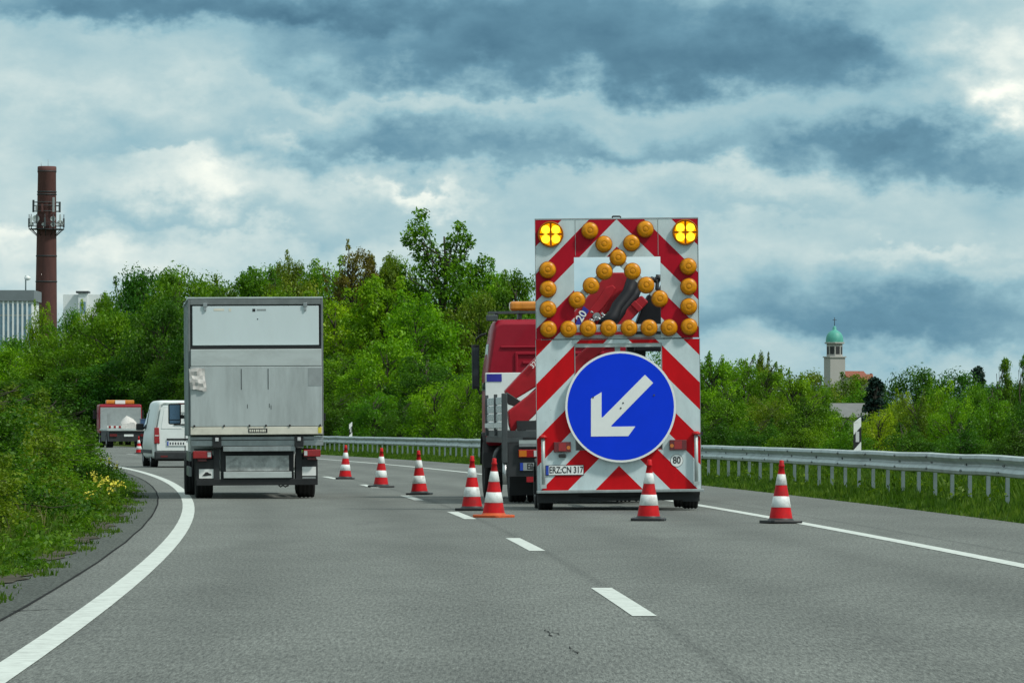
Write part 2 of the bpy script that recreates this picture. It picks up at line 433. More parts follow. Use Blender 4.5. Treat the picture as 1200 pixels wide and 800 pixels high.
LF['straw'] = leaf_mat('dry_stalk', (0.080, 0.085, 0.030), (0.190, 0.185, 0.080), (0.300, 0.285, 0.150), clump=1.0)
LF['weed'] = leaf_mat('weed_leaf', (0.020, 0.058, 0.006), (0.070, 0.155, 0.009), (0.145, 0.245, 0.016), clump=1.0)


# ------------------------------------------------------------------ builders
class MB:
    def __init__(self):
        self.v, self.f, self.m, self.s = [], [], [], []

    def add(self, vs_, fs, m=0, smooth=False):
        o = len(self.v)
        self.v.extend(vs_)
        for f in fs:
            self.f.append([i + o for i in f]); self.m.append(m); self.s.append(smooth)
        return self

    def hexa(self, p, m=0):
        return self.add(p, [(0, 3, 2, 1), (4, 5, 6, 7), (0, 1, 5, 4), (1, 2, 6, 5), (2, 3, 7, 6), (3, 0, 4, 7)], m)

    def box(self, x0, x1, y0, y1, z0, z1, m=0):
        return self.hexa([(x0, y0, z0), (x1, y0, z0), (x1, y1, z0), (x0, y1, z0), (x0, y0, z1), (x1, y0, z1), (x1, y1, z1), (x0, y1, z1)], m)

    def prism(self, pts, y0, y1, m=0, axis='y'):
        n = len(pts)
        if axis == 'y':
            a = [(x, y0, z) for x, z in pts] + [(x, y1, z) for x, z in pts]
        elif axis == 'x':
            a = [(y0, x, z) for x, z in pts] + [(y1, x, z) for x, z in pts]
        else:
            a = [(x, z, y0) for x, z in pts] + [(x, z, y1) for x, z in pts]
        fs = [list(range(n)), list(range(2 * n - 1, n - 1, -1))] + [(i, i + n, (i + 1) % n + n, (i + 1) % n) for i in range(n)]
        return self.add(a, fs, m)

    def ring_plate(self, o, i, y0, y1, m=0):
        ox0, ox1, oz0, oz1 = o; ix0, ix1, iz0, iz1 = i
        oo = [(ox0, oz0), (ox1, oz0), (ox1, oz1), (ox0, oz1)]; ii = [(ix0, iz0), (ix1, iz0), (ix1, iz1), (ix0, iz1)]
        vs_ = [(x, y0, z) for x, z in oo] + [(x, y0, z) for x, z in ii] + [(x, y1, z) for x, z in oo] + [(x, y1, z) for x, z in ii]
        fs = []
        for k in range(4):
            q = (k + 1) % 4
            fs += [(k, q, q + 4, k + 4), (k + 8, k + 12, q + 12, q + 8), (k, k + 8, q + 8, q), (k + 4, q + 4, q + 12, k + 12)]
        return self.add(vs_, fs, m)

    def lathe(self, prof, c=(0, 0, 0), axis=(0, 0, 1), n=24, m=0, mats=None, smooth=True):
        ax = Vector(axis).normalized()
        t = ax.orthogonal().normalized(); b = ax.cross(t)
        c = Vector(c); vs_ = []; fs = []; ms = []
        for (r, h) in prof:
            for k in range(n):
                a = 2 * math.pi * k / n
                vs_.append(tuple(c + ax * h + (t * math.cos(a) + b * math.sin(a)) * max(r, 1e-4)))
        o = len(self.v); self.v.extend(vs_)
        for j in range(len(prof) - 1):
            for k in range(n):
                q = (k + 1) % n
                self.f.append([o + j * n + k, o + j * n + q, o + (j + 1) * n + q, o + (j + 1) * n + k])
                self.m.append(mats[j] if mats else m); self.s.append(smooth)
        return self

    def cyl(self, p0, p1, r0, r1=None, n=16, m=0):
        r1 = r0 if r1 is None else r1
        p0, p1 = Vector(p0), Vector(p1); L_ = (p1 - p0).length
        self.lathe([(0, 0), (r0, 0)], p0, p1 - p0, n, m, smooth=False)
        self.lathe([(r0, 0), (r1, L_)], p0, p1 - p0, n, m)
        return self.lathe([(r1, L_), (0, L_)], p0, p1 - p0, n, m, smooth=False)

    def tube(self, pts, r, n=8, m=0, r1=None):
        pts = [Vector(p) for p in pts]
        k = len(pts)
        o = len(self.v)
        for i, p in enumerate(pts):
            d = (pts[min(i + 1, k - 1)] - pts[max(i - 1, 0)]).normalized()
            t = d.orthogonal().normalized() if abs(d.z) > .98 else d.cross(Vector((0, 0, 1))).normalized()
            b = d.cross(t)
            rr = r if r1 is None else r + (r1 - r) * i / (k - 1)
            for a in range(n):
                g = 2 * math.pi * a / n
                self.v.append(tuple(p + t * rr * math.cos(g) + b * rr * math.sin(g)))
        for i in range(k - 1):
            for a in range(n):
                q = (a + 1) % n
                self.f.append([o + i * n + a, o + i * n + q, o + (i + 1) * n + q, o + (i + 1) * n + a]); self.m.append(m); self.s.append(True)
        self.f.append([o + a for a in range(n)][::-1]); self.m.append(m); self.s.append(False)
        self.f.append([o + (k - 1) * n + a for a in range(n)]); self.m.append(m); self.s.append(False)
        return self

    def loft(self, secs, m=0, smooth=True):
        """secs: list of equal-length loops of 3D points; both ends capped."""
        n = len(secs[0]); o = len(self.v)
        for s in secs: self.v.extend(s)
        for j in range(len(secs) - 1):
            for k in range(n):
                q = (k + 1) % n
                self.f.append([o + j * n + k, o + j * n + q, o + (j + 1) * n + q, o + (j + 1) * n + k]); self.m.append(m); self.s.append(smooth)
        self.f.append([o + k for k in range(n)][::-1]); self.m.append(m); self.s.append(False)
        self.f.append([o + (len(secs) - 1) * n + k for k in range(n)]); self.m.append(m); self.s.append(False)
        return self

    def build(self, name, mats, parent=None, bevel=0.0, fix=True):
        me = bpy.data.meshes.new(name)
        me.from_pydata(self.v, [], self.f)
        for mt in (mats if isinstance(mats, (list, tuple)) else [mats]):
            me.materials.append(mt)
        me.polygons.foreach_set('material_index', self.m)
        me.polygons.foreach_set('use_smooth', self.s)
        if fix:
            bm = bmesh.new(); bm.from_mesh(me)
            bmesh.ops.remove_doubles(bm, verts=bm.verts, dist=1e-5)
            bmesh.ops.recalc_face_normals(bm, faces=bm.faces)
            bm.to_mesh(me); bm.free()
        me.update()
        ob = bpy.data.objects.new(name, me)
        COL.objects.link(ob)
        if parent is not None: ob.parent = parent
        if bevel:
            md = ob.modifiers.new('bevel', 'BEVEL'); md.width = bevel; md.segments = 2; md.limit_method = 'ANGLE'; md.angle_limit = R(40)
        return ob


def tag(o, label=None, cat=None, group=None, kind=None):
    if label: o['label'] = label
    if cat: o['category'] = cat
    if group: o['group'] = group
    if kind: o['kind'] = kind
    return o


def empty(name, loc, rz=0.0, ry=0.0):
    o = bpy.data.objects.new(name, None)
    COL.objects.link(o)
    o.location = loc; o.rotation_euler = (0, ry, rz)
    o.empty_display_size = .3
    return o


def copy_tree(o, parent=None):
    c = o.copy(); COL.objects.link(c); c.parent = parent
    for ch in list(o.children): copy_tree(ch, c)
    return c


def text(name, body, size, mat, parent, loc, rot=(math.pi / 2, 0, 0), xscale=1.0, ext=.001, bold=.018):
    cu = bpy.data.curves.new(name, 'FONT')
    cu.body = body; cu.size = size; cu.align_x = 'CENTER'; cu.align_y = 'CENTER'; cu.extrude = ext; cu.offset = size * bold
    ob = bpy.data.objects.new(name, cu); COL.objects.link(ob)
    dg = bpy.context.evaluated_depsgraph_get()
    me = bpy.data.meshes.new_from_object(ob.evaluated_get(dg))
    bpy.data.objects.remove(ob); bpy.data.curves.remove(cu)
    me.materials.clear(); me.materials.append(mat)
    o2 = bpy.data.objects.new(name, me); COL.objects.link(o2)
    o2.parent = parent; o2.location = loc; o2.rotation_euler = rot; o2.scale = (xscale, 1, 1)
    return o2


def at(u, d):
    return (u - 600.0) / F * d


def zt(v, d):
    return EYE - (v - 500.0) / F * d


def quads_mesh(name, V, nv, mat):
    """V: (n*nv, 3) vertices, faces of nv corners each."""
    n = len(V) // nv
    me = bpy.data.meshes.new(name)
    me.vertices.add(len(V)); me.vertices.foreach_set('co', np.asarray(V, dtype=np.float32).ravel())
    me.loops.add(n * nv); me.loops.foreach_set('vertex_index', np.arange(n * nv, dtype=np.int32))
    me.polygons.add(n); me.polygons.foreach_set('loop_start', np.arange(0, n * nv, nv, dtype=np.int32))
    me.materials.append(mat)
    me.update(calc_edges=True)
    me.validate()
    return me


def leaves(rng, P, outward, size, aspect=.55, droop=.0):
    """Diamond leaves, slightly folded, one per point."""
    n = len(P)
    nrm = rng.normal(size=(n, 3)) + outward * .9 + np.array([0, 0, .7])
    nrm /= np.linalg.norm(nrm, axis=1)[:, None] + 1e-9
    t = rng.normal(size=(n, 3)); t[:, 2] -= droop
    t -= (t * nrm).sum(1)[:, None] * nrm
    t /= np.linalg.norm(t, axis=1)[:, None] + 1e-9
    b = np.cross(nrm, t)
    s = (size * (.45 + 1.15 * rng.uniform(0, 1, n) ** 1.4))[:, None]
    V = np.empty((n, 4, 3))
    V[:, 0] = P - t * s * .5
    V[:, 1] = P + b * s * aspect * .5 + nrm * s * .10 - t * s * .05
    V[:, 2] = P + t * s * .5 - nrm * s * .05
    V[:, 3] = P - b * s * aspect * .5 + nrm * s * .10 - t * s * .05
    return V.reshape(-1, 3)


# ------------------------------------------------------------------ road geometry (world curves, metres ahead)
def curve(a, b, c, d, dmax=330.0):
    if d <= dmax: return a + b * d - c * d * d
    return a + b * dmax - c * dmax * dmax + (b - 2 * c * dmax) * (d - dmax)


def right_line(d): return curve(5.18, -.0086, .000253, d)
def left_line(d): return curve(-1.93, -.0093, .000300, d)
def lane_line(d): return curve(1.39, -.0075, .000280, d)
def heading(d): return math.atan(.0086 + .000506 * min(d, 330))     # how far the road has swung round by here


def strip(name, fl, fr, ds, z, mat, kind='structure'):
    V, Fc = [], []
    for i, d in enumerate(ds):
        V += [(fl(d), d, z), (fr(d), d, z)]
        if i: Fc.append((2 * i - 2, 2 * i - 1, 2 * i + 1, 2 * i))
    b = MB(); b.add(V, Fc)
    o = b.build(name, mat, fix=False)
    o['kind'] = kind
    return o


ds_all = list(range(-40, 420, 4))


def terrain_z(off, d):
    """Height of the land by its distance right of the right-hand line (off), at distance d."""
    if off > 2.6:
        k = min(1, max(0, (off - 5.0) / 40.0))
        return .02 - 5.0 * (k * k * (3 - 2 * k))
    if off > -9.0 - max(0, d - 80) * .02: return -.04
    k = min(1, (-9 - off) / 12.0)
    return .02 + .5 * k


def build_ground():
    offs = [-6000, -2000, -600, -200, -80, -40, -24, -18, -14, -12, -10, -8.9, -8.2, -5, 0, 2.5, 2.7, 3.2, 4, 6, 9, 13, 18, 26, 36, 50, 80, 200, 600, 2000, 6000]
    dd = [-300, -100] + list(range(-40, 420, 10)) + [450, 500, 600, 800, 1200, 2000, 3500, 6000, 9000]
    V, Fc = [], []
    n = len(offs)
    for d in dd:
        for o in offs: V.append((right_line(min(max(d, -60), 420)) + o, d, terrain_z(o, d)))
    for i in range(len(dd) - 1):
        for j in range(n - 1): Fc.append((i * n + j, i * n + j + 1, (i + 1) * n + j + 1, (i + 1) * n + j))
    b = MB(); b.add(V, Fc, smooth=True)
    o = b.build('ground', M['soil'], fix=False); o['kind'] = 'structure'


build_ground()
road = strip('road', lambda d: left_line(d) - .46, lambda d: right_line(d) + 2.72, ds_all, 0.0, M['asphalt'])
uvl = road.data.uv_layers.new(name='lane')      # metres from the right-hand line, metres ahead
for lp in road.data.loops:
    co = road.data.vertices[lp.vertex_index].co
    uvl.data[lp.index].uv = (co.x - right_line(co.y), co.y)
strip('gutter_strip', lambda d: left_line(d) - .98, lambda d: left_line(d) - .46, ds_all, 0.0, M['gutter'])
ds_f = [d * .5 for d in range(-20, 420)]
strip('soil_edge', lambda d: left_line(d) - 1.6, lambda d: left_line(d) - .86 + .06 * math.sin(d * .9) + .05 * math.sin(d * 2.7 + 1) + .04 * math.sin(d * 6.1), ds_f, .008, M['verge_soil'])
strip('gutter_joint', lambda d: left_line(d) - .470 + .006 * math.sin(d * .7), lambda d: left_line(d) - .448 + .006 * math.sin(d * .7 + .5), ds_all, .004, M['joint'])
strip('edge_line', lambda d: left_line(d) - .085, lambda d: left_line(d) + .085, ds_all, .004, M['line'])
strip('edge_line', lambda d: right_line(d) - .085, lambda d: right_line(d) + .085, ds_all, .004, M['line'])
for k in range(-2, 18):
    s = 34.2 + 18 * k
    strip('lane_marking', lambda d: lane_line(d) - .075, lambda d: lane_line(d) + .075, [s, s + 2, s + 4, s + 6], .004, M['line'])


def crack(pts, w):
    V, Fc = [], []
    rr = random.Random(len(pts) * 7 + int(pts[0][0] * 10))
    dense = []
    for (a, b) in zip(pts[:-1], pts[1:]):
        for t in range(6): dense.append((a[0] + (b[0] - a[0]) * t / 6, a[1] + (b[1] - a[1]) * t / 6))
    dense.append(pts[-1])
    for i, (x, y) in enumerate(dense):
        x += rr.uniform(-.01, .01); ww = w * rr.uniform(.3, 1.0)
        V += [(x - ww, y, .004), (x + ww, y + rr.uniform(-.1, .1), .004)]
        if i: Fc.append((2 * i - 2, 2 * i - 1, 2 * i + 1, 2 * i))
    b = MB(); b.add(V, Fc); o = b.build('road_crack', M['crack'], fix=False); o['kind'] = 'structure'


for (pts, w) in [([(.185, 32.0), (.215, 30.9)], .004), ([(.300, 29.4), (.335, 28.4)], .004), ([(.225, 31.6), (.255, 31.2)], .004),
                 ([(-2.75, 35.5), (-2.95, 35.4), (-3.2, 35.0)], .025)]:
    crack(pts, w)


# ------------------------------------------------------------------ hills far off
def build_hills():
    b = MB(); V = []; Fc = []
    rr = random.Random(3)
    for i in range(61):
        x = -3000 + i * 100
        h = 44 + 6 * math.sin(i * .35) + 5 * math.sin(i * .9 + 1)
        V += [(x, 6000, -6), (x, 6300, h), (x, 6900, h * .8), (x, 7400, -6)]
        if i:
            for q in range(3): Fc.append((4 * i - 4 + q, 4 * i + q, 4 * i + 1 + q, 4 * i - 3 + q))
    b.add(V, Fc, smooth=True); o = b.build('hills', M['hill']); o['kind'] = 'structure'


build_hills()



# ------------------------------------------------------------------ wheels
def wheel(parent, x, y, r, w, name='wheel', rim_side=-1, rim_mat='steel'):
    """Tyre with rounded shoulders and tread grooves; the rim is its sub-part. Axle along x."""
    h = w / 2
    b = MB()
    prof = [(r * .56, -h * .9), (r * .80, -h), (r * .95, -h * .93), (r * .99, -h * .78)]
    for gx in (-.45, 0.0, .45):
        prof += [(r, h * (gx - .16)), (r * .97, h * (gx - .08)), (r * .97, h * (gx + .08)), (r, h * (gx + .16))]
    prof += [(r * .99, h * .78), (r * .95, h * .93), (r * .80, h), (r * .56, h * .9)]
    b.lathe(prof, (x, y, r), (1, 0, 0), 36)
    t = b.build(name, M['rubber'], parent)
    b = MB()
    s = rim_side
    pr = [(r * .56, s * h * .88), (r * .52, s * h * .80), (r * .48, s * h * .35), (r * .24, s * h * .30), (r * .20, s * h * .6), (0, s * h * .62)]
    b.lathe(pr, (x, y, r), (1, 0, 0), 28)
    b.lathe([(0, -s * h * .5), (r * .56, -s * h * .6)], (x, y, r), (1, 0, 0), 28)
    b.build('rim', M[rim_mat], t)
    return t


# ------------------------------------------------------------------ warning trailer
def make_trailer():
    S = F / 77.8
    LEAN = R(-.60)
    root = empty('warning_trailer', (at(726, 77.8), 77.8, 0.0), R(2.4), LEAN)
    tag(root, 'tall warning trailer with red and white chevron boards, amber lamps and a blue arrow sign', 'warning trailer')

    def T(u, v):
        z = EYE - (v - 500) / S
        return (u - 726) / S + .0105 * z, z
    xl, xr = -1.125, 1.125
    # upper board with its rectangular opening
    hx0, hz1 = T(672.5, 301); hx1, hz0 = T(775, 394)
    b = MB(); b.ring_plate((xl, xr, 2.375, 4.016), (hx0, hx1, hz0 - .03, hz1), 0, .035)
    up = b.build('upper_board', M['stripes_up'], root)
    e = .005
    for q in [(xl - e, xl, -.006, .05, 2.37, 4.0195), (xr, xr + e, -.006, .05, 2.37, 4.0195), (xl - e, xr + e, -.006, .05, 4.02, 4.032)]:
        b = MB(); b.box(*q); b.build('edge_trim', M['grey'], up)
    b = MB(); b.box(xl + .55, xl + .556, -.003, -.0005, hz1 + .02, 4.01); b.build('board_seam', M['grey'], up)
    b = MB(); b.box(xr - .556, xr - .55, -.003, -.0005, hz1 + .02, 4.01); b.build('board_seam', M['grey'], up)
    b = MB(); b.tube([(-.06, .01, 4.035), (-.05, .01, 4.055), (.05, .01, 4.055), (.06, .01, 4.035)], .012); b.build('lifting_eye', M['black'], up)
    # lower board
    lx0, lz1 = T(673, 402); lx1, lz0 = T(777, 527)
    b = MB(); b.ring_plate((xl - .005, xr + .005, .285, 2.355), (lx0, lx1, lz0, lz1), 0, .035)
    low = b.build('lower_board', M['stripes_low'], root)
    for q in [(xl - .012, xl - .006, -.002, .05, .285, 2.36), (xr + .006, xr + .012, -.002, .05, .285, 2.36), (lx0, lx0 + .01, -.005, .04, lz0, lz1), (lx1 - .01, lx1, -.005, .04, lz0, lz1)]:
        b = MB(); b.box(*q); b.build('edge_trim', M['grey'], low)
    # frame behind and between the boards
    b = MB()
    b.box(hx0 - .02, hx1 + .02, .036, .10, T(0, 399)[1], T(0, 392)[1]); b.box(lx0 - .02, lx1 + .02, .010, .06, T(0, 406.5)[1], T(0, 401)[1])
    b.box(-.035, .035, .062, .12, T(0, 530)[1], T(0, 406.5)[1])
    for x in (hx0 - .09, hx1 + .05): b.box(x, x + .05, .04, .10, .40, 3.95)
    b.box(-1.05, 1.05, .10, .16, 2.30, 2.38)
    for s in (-1, 1):
        b.tube([(s * .95, .12, 2.2), (s * .95, 1.5, .62)], .03)
        b.tube([(s * .70, .12, 3.7), (s * .70, .12, 2.35)], .02)
    b.build('support_frame', M['galv'], root)
    b = MB()
    for i in range(9): b.box(.45 + i * .055, .485 + i * .055, .04, .055, 2.366, 2.392 - .004 * (i % 3))
    b.build('latch_row', M['black'], root)
    # arrow-shaped lamp bar in the opening
    b = MB()
    y0, y1 = -.012, .012
    b.box(hx0 - .06, hx1 + .06, y0, y1, T(0, 388.5)[1], T(0, 380)[1])
    ax, az_ = T(724, 303)

    def bar(p, q, w=.05):
        p, q = Vector((p[0], 0, p[1])), Vector((q[0], 0, q[1])); d = (q - p).normalized(); n = Vector((-d.z, 0, d.x)) * w
        b.hexa([tuple(c + Vector((0, y, 0))) for y in (y0, y1) for c in (p - n, q - n, q + n, p + n)])
    bar((ax - .02, az_ - .03), T(676, 351)); bar((ax + .02, az_ - .03), T(773, 350.5))
    b.build('lamp_bar', M['lift_light'], root)
    lamps = [(691, 270), (756, 269), (707.5, 286), (740, 285), (724, 302), (708, 318), (741, 318), (692.5, 334.5), (757, 334.5), (676, 351), (773, 350.5),
             (641.5, 315.5), (642, 338), (642, 361.5), (642.5, 385), (806.5, 313), (807, 336.5), (807, 360), (807.5, 383.5),
             (666, 385), (689, 384.5), (713, 384.5), (737, 384.5), (760.5, 384.5), (784, 384.5)]
    proto = None
    for (u, v) in lamps:
        x, z = T(u, v)
        if proto is None:
            b = MB()
            b.lathe([(.118, -.002), (.118, .030), (.108, .034)], (0, 0, 0), (0, -1, 0), 28, 0)
            hs = b.build('warning_lamp', M['amber_edge'], root)
            b = MB()
            b.lathe([(.108, .030), (.106, .052), (.094, .066), (.070, .076), (.045, .082), (.040, .080), (.034, .080), (.028, .084), (.012, .086), (0, .086)], (0, 0, 0), (0, -1, 0), 28,
                    mats=[0, 0, 0, 0, 0, 1, 0, 0, 0])
            b.build('lamp_lens', [M['amber'], M['amber_edge']], hs)
            proto = hs
        else:
            hs = copy_tree(proto, root)
        hs.location = (x, -.013, z)
    for (u, v) in [(645, 274), (803, 273)]:
        x, z = T(u, v)
        b = MB(); b.lathe([(.178, 0), (.178, .05), (.165, .058), (.160, .050), (0, .045)], (x, -.001, z), (0, -1, 0), 32)
        hs = b.build('flash_lamp', M['amber_edge'], root)
        tag(hs, 'lit flash lamp with four glowing segments')
        for qx in (-1, 1):
            for qz in (-1, 1):
                b = MB()
                pts = [(qx * .012, qz * .012)]
                for k in range(9):
                    a = R(6 + 78 * k / 8)
                    pts.append((qx * .150 * math.cos(a), qz * .150 * math.sin(a)))
                b.prism([(x + p[0], z + p[1]) for p in pts], -.062, -.050)
                b.lathe([(.060, .0), (.050, .010), (0, .014)], (x + qx * .070, -.0625, z + qz * .064), (0, -1, 0), 18, 1)
                b.build('lit_segment', [M['lamp_on'], M['lamp_core']], hs)
    # blue sign with its white arrow
    cx, cz = T(727, 476.5)
    b = MB(); b.lathe([(0, 0), (.766, 0), (.766, .03), (.735, .030)], (cx, -.055, cz), (0, -1, 0), 72, smooth=False)
    disc = b.build('arrow_sign', M['white_clean'], root)
    b = MB(); b.lathe([(.736, .028), (.736, .0315), (0, .0315)], (cx, -.055, cz), (0, -1, 0), 72, smooth=False); b.build('blue_face', M['sign_blue'], disc)
    pts = [(783, 143), (818, 178), (640, 357), (640, 362), (742, 362), (712, 403), (553, 403), (553, 242), (598, 215), (598, 322), (603, 322)]
    pts = [T(540 + p[0] * .275, 400 + p[1] * .275) for p in pts]
    b = MB(); b.prism(pts, -.0905, -.0868); b.build('white_arrow', M['white_clean'], disc)
    b = MB()
    for (px, py) in [(562, 237), (822, 230), (680, 284), (690, 262)]:
        q = T(540 + px * .275, 400 + py * .275); b.cyl((q[0], -.095, q[1]), (q[0], -.088, q[1]), .012, n=10)
    b.build('fixing_bolt', M['darkgrey'], disc)
    # tail lamps
    for i, (x0, x1, z0, z1) in enumerate([(395, 468, 425, 468), (889, 962, 421, 465)]):
        a = T(540 + x0 * .275, 400 + z1 * .275); c = T(540 + x1 * .275, 400 + z0 * .275)
        b = MB(); b.box(a[0], c[0], -.05, -.001, a[1], c[1]); o = b.build('tail_lamp', M['lens_dark_red'], root, .008)
        w = c[0] - a[0]
        s = 1 if i == 0 else -1
        mx = (a[0] + c[0]) / 2
        b = MB(); b.box(mx - w * .22, mx + w * .22, -.056, -.0505, a[1] + .015, c[1] - .015); b.build('brake_lens', M['lens_red'], o)
        b = MB(); b.cyl((mx - s * w * -.36, -.054, (a[1] + c[1]) / 2 - .01), (mx - s * w * -.36, -.0505, (a[1] + c[1]) / 2 - .01), .026, n=16); b.build('reflector', M['lens_orange'], o)
        if i == 0:
            b = MB(); b.box(mx - .05, mx + .05, -.05, -.001, a[1] - .075, a[1] - .025); b.build('plate_lamp', M['black'], root, .008)
    # number plate
    a = T(639.2, 556); c = T(684, 544)
    b = MB(); b.box(a[0], c[0], -.012, -.001, a[1], c[1]); pl = b.build('number_plate', M['black'], root, .003)
    b = MB(); b.box(a[0] + .045, c[0] - .008, -.015, -.0125, a[1] + .008, c[1] - .008); b.build('plate_face', M['white_clean'], pl)
    b = MB(); b.box(a[0] + .006, a[0] + .044, -.015, -.0125, a[1] + .008, c[1] - .008); b.build('country_band', M['plate_blue'], pl)
    text('lettering', 'ERZ:CN 317', .125, M['black'], pl, ((a[0] + c[0]) / 2 + .02, -.0165, (a[1] + c[1]) / 2), xscale=.72)
    # speed sticker
    q = T(793.2, 540)
    b = MB(); b.lathe([(0, 0), (.089, 0), (.089, .003), (0, .003)], (q[0], -.0005, q[1]), (0, -1, 0), 32, smooth=False); stk = b.build('speed_sticker', M['white_clean'], root)
    b = MB(); b.lathe([(.089, .0032), (.084, .0036)], (q[0], -.0005, q[1]), (0, -1, 0), 32, smooth=False); b.build('sticker_rim', M['black'], stk)
    text('lettering', '80', .13, M['black'], stk, (q[0], -.0055, q[1]), xscale=.85)
    # corner posts with red caps, platform edge
    for (px, ztop, zb) in [(636, 511.5, 571), (815.5, 509, 569)]:
        x, z1 = T(px, ztop); z0 = T(px, zb)[1]
        b = MB(); b.cyl((x, -.05, z0), (x, -.05, z1), .026, n=14); b.box(x - .04, x + .04, -.08, -.02, z0, z0 + .05)
        p = b.build('corner_post', M['galv'], root)
        b = MB(); b.lathe([(0, 0), (.055, .0), (.060, .02), (.030, .045), (0, .045)], (x, -.05, z1 - .01), (0, 0, 1), 16); b.build('post_cap', M['red'], p)
    b = MB(); b.box(-1.14, 1.165, -.11, .10, .245, .283); b.build('platform_edge', M['alu'], root, .006)
    # chassis
    b = MB()
    for s in (-1, 1): b.box(s * .55 - .05, s * .55 + .05, .12, 4.1, .42, .54)
    b.box(-1.05, 1.05, .12, .20, .13, .243); b.box(-1.08, 1.08, .2, 3.4, .545, .60); b.box(-1.0, 1.0, 1.15, 1.25, .30, .40); b.box(-1.0, 1.0, 1.95, 2.05, .30, .40)
    b.box(-.05, .05, 3.4, 5.6, .42, .54); b.box(-.30, .35, .6, 2.6, .17, .415)
    b.build('chassis', M['dark'], root)
    b = MB(); b.tube([(-.55, .1, .20), (-.2, .08, .19), (.1, .09, .175), (.3, .1, .19)], .008); b.build('cable', M['black'], root)
    for s in (-1, 1):
        for (yy, xx) in [(.55, 1.0), (2.0, .98)]:
            wheel(root, s * xx + (.02 if s > 0 else -.0), yy, .33, .21, rim_side=s)
        b = MB()
        x0, x1 = (.88, 1.13) if s > 0 else (-1.14, -.88)
        for k in range(8):
            a0, a1 = R(200 - 27 * k), R(200 - 27 * (k + 1))
            pts = [(.55 - math.cos(a) * .38 * -1, .33 + math.sin(a) * .38) for a in (a0, a1)] + [(.55 + math.cos(a) * .395, .33 + math.sin(a) * .395) for a in (a1, a0)]
            b.prism(pts, x0, x1, axis='x')
        b.box(x0 + .01, x1 - .01, .125, .14, .11, .243)
        b.build('mudguard', M['black'], root)
    b = MB(); b.box(1.137, 1.165, -.03, .02, 1.02, 1.07); b.build('side_marker', M['black'], root)
    b = MB(); b.cyl((0, 5.6, .48), (0, 5.72, .48), .06); b.build('coupling', M['dark'], root)
    return root


make_trailer()


